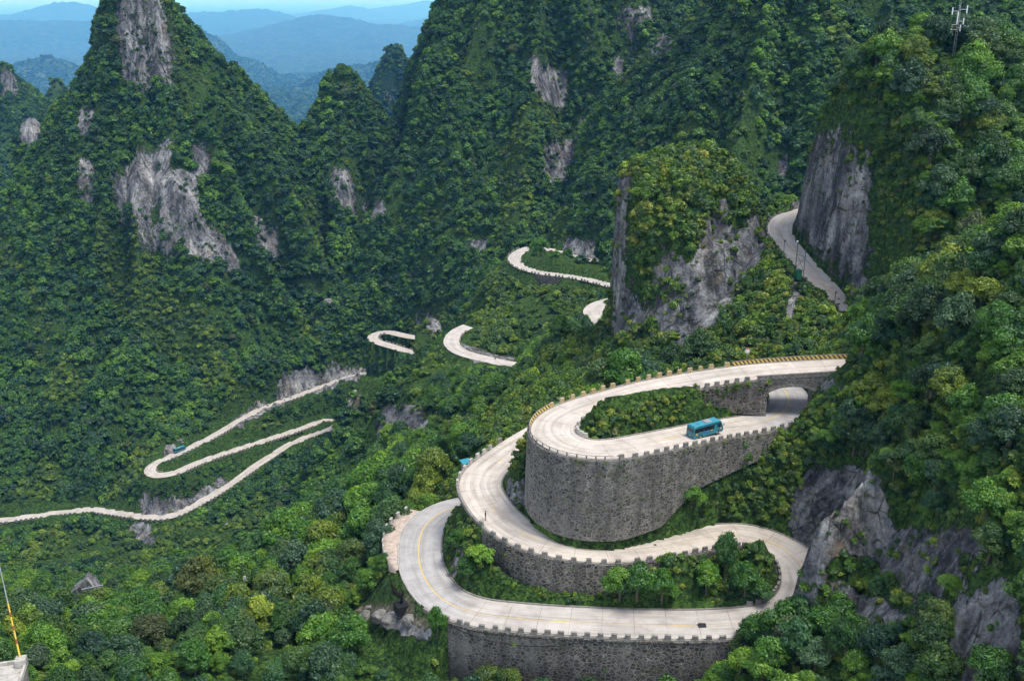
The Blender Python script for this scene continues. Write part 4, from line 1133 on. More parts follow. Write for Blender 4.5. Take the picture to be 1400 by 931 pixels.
# keep crowns off the road edges and in front of nothing important
sc_n = (0.5 + 0.85 * np.random.RandomState(5).rand(len(pn)) ** 1.6) * np.clip(drn / 6.0, 0.45, 1.0)
sc_n *= np.clip((pn[:, 1]) / 150, 0.8, 1.25)
def d_bush(x, y, z, rk, dr, so, nz):
    s = scrubmask(x, y, z); gap = noise2(x / 4, y / 4 + z / 5, 72)
    base_ = np.where(s, 0.85, 0.34)
    band = noise2((x + y) / 9, z / 2.2, 78)
    return base_ * np.clip(1.0 + 0.8 * gap, 0.2, 1.6) * (dr > 0.95) * np.where(rk > 0.35, np.where(band > 0.3, 0.55, 0.03), 1.0) * np.where(so > 0.4, 0.1, 1)
pb, nb, drb, rkb = scatter(d_bush, lambda x, y, z: (y > 85) & (y < 340) & (np.abs(x / y) < 0.68), 2)
def d_mid(x, y, z, rk, dr, so, nz):
    gap = noise2(x / 20, y / 20, 73)
    return np.where(y > 1250, 0.5, 1.0) * 0.105 * np.clip(1.1 + 0.8 * gap, 0.4, 1.5) * (rk < 0.4) * (dr > 2.6) * (so < 0.4) + 0.16 * (rk < 0.4) * (dr > 1.6) * (dr < 16) * (so < 0.4) + (rk >= 0.4) * np.where(noise2((x + y) / 26, z / 7, 79) > 0.12, 0.11, 0.004)
pm, nm_, drm, rkm = scatter(d_mid, lambda x, y, z: (y >= 335) & (y < 1650) & (np.abs(x / y) < 0.66), 3)
pc, nc, _, rkc = scatter(lambda x, y, z, rk, dr, so, nz: 0.0030 * (rk < 0.4) * np.clip(1.1 - (y - 1250) / 11000, 0, 1), lambda x, y, z: (y >= 1640) & (y < 10500) & (np.abs(x / y) < 0.58), 4)
ROADVIS = [(R_F12, 0, nearest_i(R_F12, 262, 611)), (R_F12, nearest_i(R_F12, 292, 624), len(R_F12['s'])), (R_F3, nearest_i(R_F3, 580, 463), len(R_F3['s'])), (R_F4, 2, nearest_i(R_F4, 718, 501)), (R_F5, 0, nearest_i(R_F5, 830, 360)),
           (R_F6, 2, len(R_F6['s'])), (R_TOP, 0, nearest_i(R_TOP, 1166, 427)), (UP, 0, iU), (UP, iM0, iT + 4)]
def blocks_road(p, rad, hgt):
    bx, by, bd = proj(p[:, 0], p[:, 1], p[:, 2]); tx, ty, td = proj(p[:, 0], p[:, 1], p[:, 2] + hgt)
    bad = np.zeros(len(p), bool)
    for R_, i0, i1 in ROADVIS:
        rpx, rpy, rY = R_['px'][i0:i1:2], R_['py'][i0:i1:2], R_['P'][i0:i1:2, 1]
        q = np.where((bx > rpx.min() - 30) & (bx < rpx.max() + 30) & (by > rpy.min() - 5) & (ty < rpy.max() + 5) & (p[:, 1] < rY.max()) & (p[:, 1] > rY.min() * 0.55) & ((bx < 531) | (R_ is not R_F12)) & (bx > 0))[0]
        for k in range(0, len(q), 4000):
            w_ = q[k:k + 4000]; rp = rad[w_] * F / bd[w_]
            h_ = (np.abs(bx[w_][:, None] - rpx[None]) < rp[:, None] * 0.8 + 1.5) & (ty[w_][:, None] < rpy[None] + 1) & (by[w_][:, None] > rpy[None] - 2) & (p[w_, 1][:, None] < rY[None] - 1.0)
            bad[w_] |= h_.any(1)
    return bad
def thin(P_, nrm, dr_, rk_, rad, hgt):
    k = ~blocks_road(P_, rad, hgt); return P_[k], nrm[k], dr_[k], rk_[k], k
ax_, ay_, _ = proj(pn[:, 0], pn[:, 1], pn[:, 2]); sc_n = np.where((ax_ > 1085) & (ax_ < 1250) & (ay_ > 690) & (ay_ < 850), sc_n * 0.5, sc_n)
bl = blocks_road(pn, sc_n * 2.6, sc_n * 6.0); keepm = ~bl | (np.random.RandomState(90).rand(len(pn)) < 0.06)
pn, nn, drn, rkn, sc_n = pn[keepm], nn[keepm], drn[keepm], rkn[keepm], sc_n[keepm]
bl = blocks_road(pm, np.full(len(pm), 3.0), np.full(len(pm), 6.0)) & (np.random.RandomState(91).rand(len(pm)) > 0.04)
pm, nm_, drm, rkm = pm[~bl], nm_[~bl], drm[~bl], rkm[~bl]
bl = blocks_road(pb, np.full(len(pb), 1.2), np.full(len(pb), 1.8)) & (np.random.RandomState(92).rand(len(pb)) > 0.1)
pb, nb, drb, rkb = pb[~bl], nb[~bl], drb[~bl], rkb[~bl]
HILL = [([(610,440),(640,395),(700,365),(800,392),(845,430),(800,470),(720,498),(620,470)], 330, 500), ([(540,520),(620,500),(760,500),(720,560),(640,620),(600,560),(560,545)], 180, 400),
        ([(0,590),(200,560),(330,560),(460,585),(420,640),(300,760),(0,780)], 420, 545), ([(0,300),(60,420),(120,560),(60,640),(0,640)], 480, 640), ([(560,430),(640,400),(600,470),(540,500)], 480, 620), ([(250,620),(450,620),(430,720),(300,740)], 300, 460)]
def inhill(P_, which):
    a, b, _ = proj(P_[:, 0], P_[:, 1], P_[:, 2]); m = np.zeros(len(P_), bool)
    for poly, d0, d1 in [HILL[k] for k in which]: m |= (P_[:, 1] > d0) & (P_[:, 1] < d1) & inpoly(a, b, poly)
    return m
print('near', len(pn), 'bush', len(pb), 'mid', len(pm), 'far', len(pc))

def rots(n, seed, tilt=0.12, nrm=None, lean=0.0):
    rs = np.random.RandomState(seed)
    return np.c_[rs.normal(size=n) * tilt, rs.normal(size=n) * tilt, rs.rand(n) * 6.283]
def scls(n, seed, lo, hi, s=None):
    rs = np.random.RandomState(seed); a = rs.uniform(lo, hi, n)
    if s is not None: a = s
    return np.c_[a * rs.uniform(0.88, 1.12, n), a * rs.uniform(0.88, 1.12, n), a * rs.uniform(0.85, 1.2, n)]
# which near trees show: walk from the crown towards the camera
def visible(p, hgt):
    q = p + np.array([0, 0, 1]) * hgt[:, None]
    ok = np.ones(len(p), bool)
    for f in np.linspace(0.05, 0.97, 70):
        s = q * (1 - f)
        m = s[:, 1] > 20
        ok &= ~(m & (zat(s[:, 0], np.maximum(s[:, 1], 20)) > s[:, 2]))
    return ok
hn = sc_n * 5.0
qx, qy, qd = proj(pn[:, 0], pn[:, 1], pn[:, 2] + hn * 0.7)
vis = visible(pn, hn) & (qx > 5) & (qx < 1395) & (qy > 0) & (qy < 935)
score = np.where(vis, sc_n / qd, 0)
# crowns already covered by a nearer crown count less
order = np.argsort(-score)[:900]
covered = []
keep = []
for i in order:
    r = 2.6 * sc_n[i] / qd[i] * F
    hid = 0
    for j in covered:
        if qd[j[3]] < qd[i] and abs(j[0] - qx[i]) < j[2] * 0.55 and abs(j[1] - qy[i]) < j[2] * 0.55: hid = 1; break
    covered.append((qx[i], qy[i], r, i))
    if not hid: keep.append(i)
    if len(keep) >= 268: break
keep = np.array(keep)
NK = len(K_NEAR)
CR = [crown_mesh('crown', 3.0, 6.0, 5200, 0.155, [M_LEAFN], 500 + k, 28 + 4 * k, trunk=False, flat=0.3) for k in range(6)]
TR = trunk_mesh('trunk', 3.0, 6.0)
def tree_obj(p, s, rz, k, label, group, name='broadleaf_tree', mesh=None, tilt=(0, 0)):
    r = empty(name, (p[0], p[1], p[2] + H0)); r.rotation_euler = (tilt[0], tilt[1], rz)
    r.scale = s if hasattr(s, '__len__') else (s, s, s)
    tag(r, label, 'tree', group)
    a = link('crown', mesh or CR[k % len(CR)], r); b = link('trunk', TR, r)
    return r
ONES = 'zero one two three four five six seven eight nine ten eleven twelve thirteen fourteen fifteen sixteen seventeen eighteen nineteen'.split()
TENS = 'x x twenty thirty forty fifty sixty seventy eighty ninety'.split()
def num(n):
    n = int(n); return ONES[n] if n < 20 else TENS[n // 10] + ('-' + ONES[n % 10] if n % 10 else '')
def ordinal(n):
    irr = {'one': 'first', 'two': 'second', 'three': 'third', 'five': 'fifth', 'eight': 'eighth', 'nine': 'ninth', 'twelve': 'twelfth'}
    w = num(n).split('-'); l = w[-1]
    l = irr.get(l, l[:-1] + 'ieth' if l.endswith('y') else l + 'th'); return '-'.join(w[:-1] + [l])
CRD = {}
SHADES = [('dark green', make_leaf('dark_crown_leaves', (0.012, 0.034, 0.007), (0.028, 0.07, 0.010), (0.07, 0.13, 0.015))),
          ('fresh green', make_leaf('fresh_crown_leaves', (0.018, 0.06, 0.006), (0.055, 0.16, 0.010), (0.14, 0.27, 0.016))),
          ('yellowish green', make_leaf('yellowish_crown_leaves', (0.04, 0.075, 0.006), (0.12, 0.18, 0.010), (0.24, 0.30, 0.018))),
          ('bluish green', make_leaf('bluish_crown_leaves', (0.016, 0.045, 0.018), (0.045, 0.10, 0.035), (0.11, 0.18, 0.06)))]
rs = np.random.RandomState(12)
ZONES = [(lambda x, y: x < 640 and y > 600, 'in the lower wood', 'trees in the wood at the bottom left'),
         (lambda x, y: x > 930 and y > 790, 'below the bottom cliff', 'trees below the bottom right cliff'),
         (lambda x, y: x > 1040 and y < 300, 'on the cliff summit', 'trees on the summit at the right'),
         (lambda x, y: x > 1040, 'on the bridge slope', 'trees on the slope right of the bridge'),
         (lambda x, y: True, 'by the rock knob', 'trees around the rock knob')]
used_lb = set()
for n_, i in enumerate(keep):
    for f, lb, gp in ZONES:
        if f(qx[i], qy[i]): break
    s = sc_n[i] * rs.uniform(0.95, 1.1)
    k_ = rs.randint(6); sh = rs.choice(4, p=[0.10, 0.42, 0.42, 0.06] if (300 < qx[i] < 640 and 600 < qy[i] < 800) else [0.42, 0.28, 0.12, 0.18] if (qx[i] > 1040 and qy[i] > 330) else [0.30, 0.38, 0.20, 0.12])
    if (k_, sh) not in CRD:
        mm_ = CR[k_].copy(); mm_.materials.clear(); mm_.materials.append(SHADES[sh][1]); CRD[(k_, sh)] = mm_
    lab = '%s tree %s, %s percent across, %s percent down the photo' % (SHADES[sh][0], lb, num(qx[i] / 14.0), num(min(99, qy[i] / 9.31)))
    for alt in (' smaller tree ', ' spreading tree ', ' crowded tree '):
        if lab in used_lb: lab = lab.replace(' tree ', alt, 1) if ' tree ' in lab and alt == ' smaller tree ' else lab.replace(' smaller tree ', alt, 1).replace(' spreading tree ', alt, 1)
    used_lb.add(lab)
    tree_obj(pn[i], (s * rs.uniform(0.9, 1.12), s * rs.uniform(0.9, 1.12), s * rs.uniform(0.9, 1.25)), rs.rand() * 6.28, k_, lab, gp, tilt=(rs.normal() * 0.08, rs.normal() * 0.08), mesh=CRD[(k_, sh)])
rest = np.setdiff1d(np.arange(len(pn)), keep)
rk_ = np.random.RandomState(8)
scatter_object('woodland', pn[rest] - np.array([0, 0, 0.3]), rots(len(rest), 21), scls(len(rest), 22, 0, 0, sc_n[rest]), rk_.randint(0, 6, len(rest)), K_NEAR, 'woodland trees massed on the near slopes')
sb = np.random.RandomState(9).uniform(0.5, 1.35, len(pb)) * np.clip(drb / 3.0, 0.45, 1.1)
sb = np.where(rkb > 0.35, sb * 0.7, sb) * np.clip(pb[:, 1] / 170, 0.8, 1.5)
kb = np.where((rk_.rand(len(pb)) < 0.5), 4 + rk_.randint(0, 2, len(pb)), rk_.randint(0, 4, len(pb)))
scatter_object('undergrowth', pb - np.array([0, 0, 0.25]), rots(len(pb), 31, 0.3), scls(len(pb), 32, 0, 0, sb), kb, K_BUSH, 'bushes, ferns and scrub covering the slopes')
sm = (0.42 + 0.85 * np.random.RandomState(10).rand(len(pm)) ** 1.8) * np.clip(drm / 7, 0.45, 1) * np.where(rkm > 0.4, 0.45, 1)
patch_ = noise2(pm[:, 0] / 26, pm[:, 1] / 26, 81)
hm = inhill(pm, (0, 1, 4)) | (inhill(pm, (2, 3, 5)) & (patch_ > 0.1)) | ((patch_ > 0.55) & (pm[:, 1] < 700))
pz_, sz_ = pm[hm], sm[hm]; pm, sm, rkm = pm[~hm], sm[~hm], rkm[~hm]
scatter_object('shrubland', pz_ - np.array([0, 0, 0.4]), rots(len(pz_), 43), scls(len(pz_), 44, 0, 0, sz_ * 1.05), rk_.randint(0, 4, len(pz_)), K_HILL, 'pale green shrubs and grass on the lower hills')
scatter_object('forest', pm - np.array([0, 0, 0.8]), rots(len(pm), 41), scls(len(pm), 42, 0, 0, sm), rk_.randint(0, 6, len(pm)), K_FAR, 'dense forest covering the mountainsides')
scatter_object('distant_forest', pc - np.array([0, 0, 3.0]), rots(len(pc), 51), scls(len(pc), 52, 0.7, 1.6), rk_.randint(0, 3, len(pc)), K_CLUMP, 'far-off forest on the blue ranges')
# ==== OBJECTS ====
def hit(px, py, d0=60.0, d1=1500.0):
    """where the line of sight through a photo pixel meets the ground"""
    r = ray(px, py); D = np.exp(np.linspace(math.log(d0), math.log(d1), 1600))
    P = r[None] * (D / r[1])[:, None]
    below = zat(P[:, 0], P[:, 1]) > P[:, 2]
    k = int(np.argmax(below))
    return P[k] if below.any() else P[-1]
def W(p): return Vector((float(p[0]), float(p[1]), float(p[2]) + H0))
def on_road(R, i, lat, dz=0.0):
    p = R['P'][i]; n_ = R['N'][i]; return Vector((p[0] + n_[0] * lat, p[1] + n_[1] * lat, p[2] + H0 + dz))
def heading(R, i): return math.atan2(R['T'][i][1], R['T'][i][0])

M_TEAL = simple('teal_paint', (0.015, 0.16, 0.21), 0.3, var=0.12, scale=1.5, spec=0.5)
M_TEALR = simple('teal_roof_paint', (0.02, 0.21, 0.27), 0.35, var=0.15, scale=1.2, spec=0.5)
M_GLASS = simple('dark_glass', (0.012, 0.016, 0.02), 0.12, var=0.3, spec=0.6)
M_BLACK = simple('black_rubber_stone_shade', (0.012, 0.012, 0.012), 0.8)  # rubber, plinth stone, and the painted darkness of the tunnel mouth
M_BRONZE = simple('dark_bronze', (0.022, 0.018, 0.016), 0.42, 0.4, 0.3, 2.0)
M_STEEL = simple('galvanised_steel', (0.35, 0.36, 0.37), 0.45, 0.6)
M_WHITE = simple('white_paint', (0.75, 0.75, 0.73), 0.5, var=0.08)
M_RED = simple('red_paint', (0.5, 0.05, 0.03), 0.5)
M_GREENP = simple('green_paint', (0.03, 0.16, 0.08), 0.5)
M_DKGREEN = simple('dark_green_steel', (0.02, 0.06, 0.035), 0.5)
M_YEL = simple('yellow_paint', (0.62, 0.42, 0.05), 0.55, var=0.3, scale=5)
M_BLUE = simple('blue_paint', (0.03, 0.15, 0.55), 0.4)
M_AMBER = simple('amber_lens', (0.6, 0.2, 0.02), 0.2)
M_SKIN = simple('skin', (0.45, 0.27, 0.18), 0.6, var=0.05)
M_CLOTH1 = simple('dark_cloth', (0.03, 0.03, 0.04), 0.9)
M_CLOTH2 = simple('white_shirt_cloth', (0.6, 0.6, 0.6), 0.9, var=0.1)
M_CLOTH3 = simple('red_shirt_cloth', (0.35, 0.04, 0.04), 0.9, var=0.1)
M_PATCH = simple('asphalt_patch', (0.022, 0.022, 0.024), 0.9, var=0.4, scale=4)
M_HAIR = simple('black_hair', (0.01, 0.009, 0.008), 0.6)
M_CABLE = simple('black_cable', (0.012, 0.012, 0.012), 0.6)
M_SHOULDER = make_conc('pink_gravel_concrete', (0.34, 0.26, 0.20), (0.50, 0.41, 0.34))
M_MIRROR = simple('mirror_glass', (0.7, 0.72, 0.72), 0.05, 0.9, 0.02)

# ---- kerbs ----
def kerb(R, i0, i1, side, w, h, off, mat, label, dz=0.0):
    P = R['P'][i0:i1]; Nn = R['N'][i0:i1] * side; n = len(P); a = R['w'] / 2 + off; b = a + w
    V = np.stack([np.c_[P[:, :2] + Nn * o, P[:, 2] + H0 + zz] for o, zz in ((a, -0.5), (a + 0.02, h + dz), (b - 0.02, h + dz), (b, -0.5))], 1)
    fc = []
    for i in range(n - 1):
        for k in range(4): fc.append((i * 4 + k, i * 4 + (k + 1) % 4, i * 4 + 4 + (k + 1) % 4, i * 4 + 4 + k))
    fc += [(3, 2, 1, 0), tuple((n - 1) * 4 + k for k in range(4))]
    me = mesh_np('kerb', V.reshape(-1, 3), fc, [mat])
    import bmesh
    bm = bmesh.new(); bm.from_mesh(me); bmesh.ops.recalc_face_normals(bm, faces=bm.faces); bm.to_mesh(me); bm.free()
    o = link('kerb', me); tag(o, label, kind='structure'); return o
bU = lambda px, py, lo=0, hi=None: nearest_i(UP, px, py, lo, hi)
kerb(UP, iB1 + 2, iU - 6, 1, 0.35, 0.10, 0.004, M_CONC, 'low kerb round the upper island')
kerb(UP, 2, iH + 4, -1, 0.4, 0.12, 0.004, M_CONC, 'low kerb along the outer edge of the upper road')
kerb(UP, iH + 6, iU - 8, -1, 0.5, 0.15, 0.004, M_CONC, 'low kerb along the bus stretch')
kerb(UP, iM0, iT + 8, -1, 0.5, 0.15, 0.004, M_CONC, 'low kerb along the middle road')
kerb(UP, iM0, iT, 1, 0.3, 0.12, 0.004, M_CONC, 'low kerb at the inner edge of the middle road')
kerb(UP, iT + 10, nU - 4, -1, 0.3, 0.18, 0.004, M_CONC, 'low kerb round the leafy island')
kerb(UP, iL0, iL1 + 2, 1, 0.55, 0.16, 0.004, M_CONC, 'low kerb along the lowest road')
kerb(UP, iL1 + 2, nU - 8, 1, 0.22, 0.10, 0.004, M_CONCL, 'whitish kerb round the lower left bend')
kerb(R_TOP, 2, len(R_TOP['s']) - 2, -1, 0.4, 0.12, 0.004, M_CONC, 'kerb on the outer side of the top road')
# wider pink shoulder at the lower left bend
a, b = nearest_i(UP, 577, 776, iL1), nearest_i(UP, 600, 702, iL1)
P = UP['P'][a:b]; Nn = UP['N'][a:b]; n = len(P); wid = np.sin(np.linspace(0.15, 2.4, n)) * 3.3
V = np.stack([np.c_[P[:, :2] + Nn * (UP['w'] / 2 + 0.24 + wid * f)[:, None], P[:, 2] + H0 - 0.03 - 0.1 * f] for f in (0, 0.5, 1.0)] + [np.c_[P[:, :2] + Nn * (UP['w'] / 2 + 0.24 + wid)[:, None], P[:, 2] + H0 - 3.0]], 1)
q = np.arange(n - 1)[:, None] * 4 + np.arange(3)[None]
o = link('road_shoulder', mesh_np('road_shoulder', V.reshape(-1, 3), np.stack([q, q + 4, q + 5, q + 1], -1).reshape(-1, 4), [M_SHOULDER])); tag(o, 'pinkish gravel shoulder outside the lower left bend', kind='structure')
SHW = (P, Nn, wid)

# ---- bridge ----
A_ = on_road(UP, iB1 + 1, 0); B_ = on_road(UP, max(iB0 - 9, 0), 0)
dv_ = (B_ - A_); L_ = dv_.xy.length; ang_ = math.atan2(dv_.y, dv_.x)
br = empty('stone_bridge', A_, ang_); tag(br, 'grey stone arch bridge carrying the upper road over the lower one', 'bridge')
slope_ = dv_.z / L_
def topz(x): return x * slope_ - 0.22
x0, x1 = 0.7, 11.6
arch = [(x0 + (x1 - x0) * (0.5 - 0.5 * math.cos(math.pi * k / 16)), -4.2 + 2.85 * math.sin(math.pi * k / 16)) for k in range(17)]
poly = [(-1.2, topz(-1.2)), (-1.2, -9.5), (x0, -9.5)] + arch + [(x1, -9.5), (L_ + 2, -9.5), (L_ + 2, topz(L_ + 2))]
m = MB(); hw_ = UP['w'] / 2 + 0.35
# side faces of the arch as two thick spandrel walls with a vault between them
V = []; 
import bmesh
def poly_prism(poly, y0, y1, name, mat, parent):
    bm = bmesh.new()
    v0 = [bm.verts.new((x, y0, z)) for x, z in poly]; v1 = [bm.verts.new((x, y1, z)) for x, z in poly]
    f0 = bm.faces.new(v0); f1 = bm.faces.new(v1[::-1])
    nn_ = len(poly)
    for i in range(nn_): bm.faces.new((v0[(i + 1) % nn_], v0[i], v1[i], v1[(i + 1) % nn_]))
    bmesh.ops.triangulate(bm, faces=[f0, f1]); bmesh.ops.recalc_face_normals(bm, faces=bm.faces)
    me = bpy.data.meshes.new(name); bm.to_mesh(me); bm.free(); me.materials.append(mat)
    return link(name, me, parent)
m = MB()
def quadpr(pts): m.prism(pts, -hw_, hw_)
quadpr([(-1.2, topz(-1.2)), (-1.2, -9.5), (x0, -9.5), (x0, topz(x0))])
for k in range(16):
    (xa, za), (xb, zb) = arch[k], arch[k + 1]; quadpr([(xa, topz(xa)), (xa, za), (xb, zb), (xb, topz(xb))])
quadpr([(x1, topz(x1)), (x1, -9.5), (L_ + 2, -9.5), (L_ + 2, topz(L_ + 2))])
m.build('arch', M_WALL2, br)
m = MB()
for k in range(16):                         # ring of cut stones on the near face
    (xa, za), (xb, zb) = arch[k], arch[k + 1]
    d_ = Vector((xb - xa, 0, zb - za)); nrm = Vector((-d_.z, 0, d_.x)).normalized()
    p = [Vector((xa, 0, za)), Vector((xb, 0, zb)), Vector((xb, 0, zb)) + nrm * 0.5, Vector((xa, 0, za)) + nrm * 0.5]
    m.prism([(v_.x, v_.z) for v_ in p], -hw_ - 0.08, -hw_ + 0.05)
m.build('arch_ring', M_CONC, br)
m = MB()
nb = int(L_ / 1.0)
for k in range(nb + 2):
    x = -0.6 + k * 1.0
    m.box((x + 0.5, -hw_ + 0.15, topz(x + 0.5) + 0.50), (0.9, 0.34, 0.80), ry=-math.atan(slope_))
m.box((L_ / 2, -hw_ + 0.15, topz(L_ / 2) + 0.95), (L_ + 1.6, 0.42, 0.14), ry=-math.atan(slope_))
m.build('parapet', M_CONC, br, bevel=0.03)

# ---- guard blocks ----
def block_mesh(mat, name='guard_block'):
    m = MB(); m.box((0, 0, 0.06), (1.12, 0.52, 0.2)); m.box((0, 0, 0.46), (1.0, 0.42, 0.64), taper=0.9)
    m.box((0, 0, 0.80), (0.98, 0.42, 0.09))
    o = m.build(name, mat, bevel=0.025); me = o.data; bpy.data.objects.remove(o); return me
BLK = [block_mesh(M_CONC), block_mesh(M_CONCL), block_mesh(M_HATCH)]
rb = np.random.RandomState(3)
NB = 0
def blocks(R, i0, i1, side, spacing, kind, label, group, off=0.28, scale=1.0):
    global NB
    s = R['s']; tpos = s[i0]; cnt = 0
    while tpos < s[min(i1, len(s) - 1)]:
        i = int(np.searchsorted(s, tpos)); i = min(i, len(s) - 1)
        p = on_road(R, i, side * (R['w'] / 2 + off), 0.06)
        o = link('guard_block', BLK[kind if rb.rand() < 0.85 else 0]); o.location = p; o.rotation_euler = (rb.normal() * 0.02, rb.normal() * 0.02, heading(R, i) + rb.normal() * 0.03)
        o.scale = (scale * rb.uniform(0.85, 1.05), scale, scale * rb.uniform(0.85, 1.1))
        cnt += 1; tag(o, label.replace('{}', ordinal(cnt)), 'guard block', group); NB += 1
        tpos += spacing
iHr0 = nearest_i(UP, 775, 565, 0, iH)       # start of the hatched rail on the bend
iPic = nearest_i(UP, 833, 614.5, iH, iBus)
blocks(UP, iL0 + 4, iL1 - 3, 1, 1.95, 0, '{} guard block from the right along the dark lowest wall', 'guard blocks on the lowest wall')
blocks(UP, nearest_i(UP, 686, 712, iM0, iM2), nearest_i(UP, 1015, 731, iM2), -1, 2.1, 0, '{} guard block from the left along the wall of the middle road', 'guard blocks on the middle wall')
blocks(UP, nearest_i(UP, 1040, 738, iM2), iT + 14, -1, 1.9, 0, '{} guard block clockwise round the right end of the leafy island', 'guard blocks round the island end')
blocks(UP, iM0 - 4, nearest_i(UP, 656, 660, iM0, iM2), -1, 2.1, 1, '{} cream guard block from the top on the outer edge of the middle bend', 'cream guard blocks on the middle bend')
blocks(UP, iB1 + 1, nearest_i(UP, 800, 556, 0, iH), 1, 2.05, 0, '{} dark guard block from the bridge along the near edge of the upper road', 'guard blocks above the upper island')
blocks(UP, nearest_i(UP, 772, 568, 0, iH), nearest_i(UP, 800, 613, iH, iBus), 1, 2.6, 1, '{} cream guard block from the top round the tip of the upper island', 'guard blocks at the island tip')
blocks(UP, iB1 + 5, iHr0, -1, 2.1, 2, '{} yellow striped guard block from the bridge on the upper road', 'striped guard blocks of the upper road')
blocks(UP, iPic, iU - 8, -1, 1.95, 0, '{} square guard block from the hairpin railing along the bus stretch', 'guard blocks on the bus stretch')
blocks(R_TOP, 3, len(R_TOP['s']) - 4, -1, 2.6, 0, '{} small guard block from the top on the road under the roadside cliff', 'guard blocks of the top road', scale=0.9)
P, Nn, wid = SHW
for k in range(2, n, 2):
    if NB > 0 and k < 6: continue
    q_ = P[k, :2] + Nn[k] * (UP['w'] / 2 + 0.1 + wid[k])
    o = link('guard_block', BLK[1]); o.location = (q_[0], q_[1], P[k, 2] + H0 - 0.05); o.rotation_euler = (0, 0, math.atan2(UP['T'][a + k][1], UP['T'][a + k][0]) + rb.normal() * 0.05)
    o.scale = (1.0, 1.1, 1.0) if k > n * 0.55 else (0.7, 0.7, 0.35)
    tag(o, '%s cream guard block from the bottom round the pink road shoulder' % ordinal(k // 2), 'guard block', 'cream guard blocks of the lower left bend'); NB += 1
blocks(R_F6, 2, len(R_F6['s']) - 3, -1, 2.6, 0, '{} tiny guard block from the lower end of the bend below the knob', 'guard blocks below the knob')
i5 = nearest_i(R_F5, 717, 367)
blocks(R_F5, 2, i5, 1, 2.7, 0, '{} tiny guard block from the right above the grey wall beside the knob', 'guard blocks left of the knob')
blocks(R_F5, i5 + 1, nearest_i(R_F5, 717, 342), 1, 2.7, 0, '{} tiny guard block round the far hairpin tip beyond the grey wall', 'guard blocks of the far hairpin tip')
blocks(R_F4, 3, len(R_F4['s']) - 3, 1, 2.9, 0, '{} tiny guard block from the left on the bend above the spur cliffs', 'guard blocks above the spur')
print('blocks', NB)
# the tiny far ones as one object
BV, BF = [], []
def far_blocks(R, i0, i1, side, spacing):
    s = R['s']; tpos = s[i0]
    while tpos < s[min(i1, len(s) - 1)]:
        i = min(int(np.searchsorted(s, tpos)), len(s) - 1); p = on_road(R, i, side * (R['w'] / 2 + 0.3), 0.0); a_ = heading(R, i)
        b0 = len(BV)
        for zz, tt in ((-0.5, 1.0), (0.8, 0.88)):
            for xx, yy in ((-0.8, -0.3), (0.8, -0.3), (0.8, 0.3), (-0.8, 0.3)):
                BV.append((p.x + (xx * math.cos(a_) - yy * math.sin(a_)) * tt, p.y + (xx * math.sin(a_) + yy * math.cos(a_)) * tt, p.z + zz))
        BF.extend([tuple(b0 + k for k in f) for f in ((3, 2, 1, 0), (4, 5, 6, 7), (0, 1, 5, 4), (1, 2, 6, 5), (2, 3, 7, 6), (3, 0, 4, 7))])
        tpos += spacing
j0 = nearest_i(R_F12, 205, 645); j1 = nearest_i(R_F12, 464, 578)
far_blocks(R_F12, 2, j0 + 3, 1, 2.9); far_blocks(R_F12, j0 + 6, j1 - 3, -1, 2.9); far_blocks(R_F12, j1 + 4, len(R_F12['s']) - 2, 1, 2.9)
far_blocks(R_F12, 2, j0, -1, 90)
i3 = nearest_i(R_F3, 508, 460); far_blocks(R_F3, i3 - 4, len(R_F3['s']) - 2, 1, 2.9)
o = link('guard_blocks', mesh_np('guard_blocks', BV, BF, [M_CONC])); tag(o, 'rows of tiny guard blocks on the switchbacks in the valley', kind='stuff')

# ---- hatched guard rails and the picket rail ----
def beam_rail(R, i0, i1, side, label, off=0.3, hatch=True):
    pts = [on_road(R, i, side * (R['w'] / 2 + off)) for i in range(i0, i1 + 1)]
    root = empty('guard_rail', pts[len(pts) // 2]); tag(root, label, 'guard rail')
    o0 = root.location
    L = lambda p, z: (p.x - o0.x, p.y - o0.y, p.z - o0.z + z)
    m = MB(); V = []
    n_ = len(pts)
    for i, p in enumerate(pts):
        t_ = (pts[min(i + 1, n_ - 1)] - pts[max(i - 1, 0)]).normalized(); nr = Vector((-t_.y, t_.x, 0)) * side * 0.11
        for f, zz in ((-1, 0.0), (-1, 0.72), (1, 0.72), (1, 0.0)):
            V.append((p.x - o0.x + nr.x * f, p.y - o0.y + nr.y * f, p.z - o0.z + zz))
    fc = []
    for i in range(n_ - 1):
        for k in range(4): fc.append((i * 4 + k, i * 4 + (k + 1) % 4, i * 4 + 4 + (k + 1) % 4, i * 4 + 4 + k))
    m.add(V, fc + [(0, 1, 2, 3), tuple((n_ - 1) * 4 + k for k in (3, 2, 1, 0))])
    m.build('barrier', M_HATCHS, root)
    m = MB(); m.tube([L(p, 0.86) for p in pts], 0.07, 6); m.build('top_rail', M_CONC, root)
    for i in range(0, n_, 2):
        m = MB(); q_ = L(pts[i], 0.42); m.box(q_, (0.16, 0.16, 0.84), rz=heading(R, i0 + i)); m.build('post', M_CONC, root)
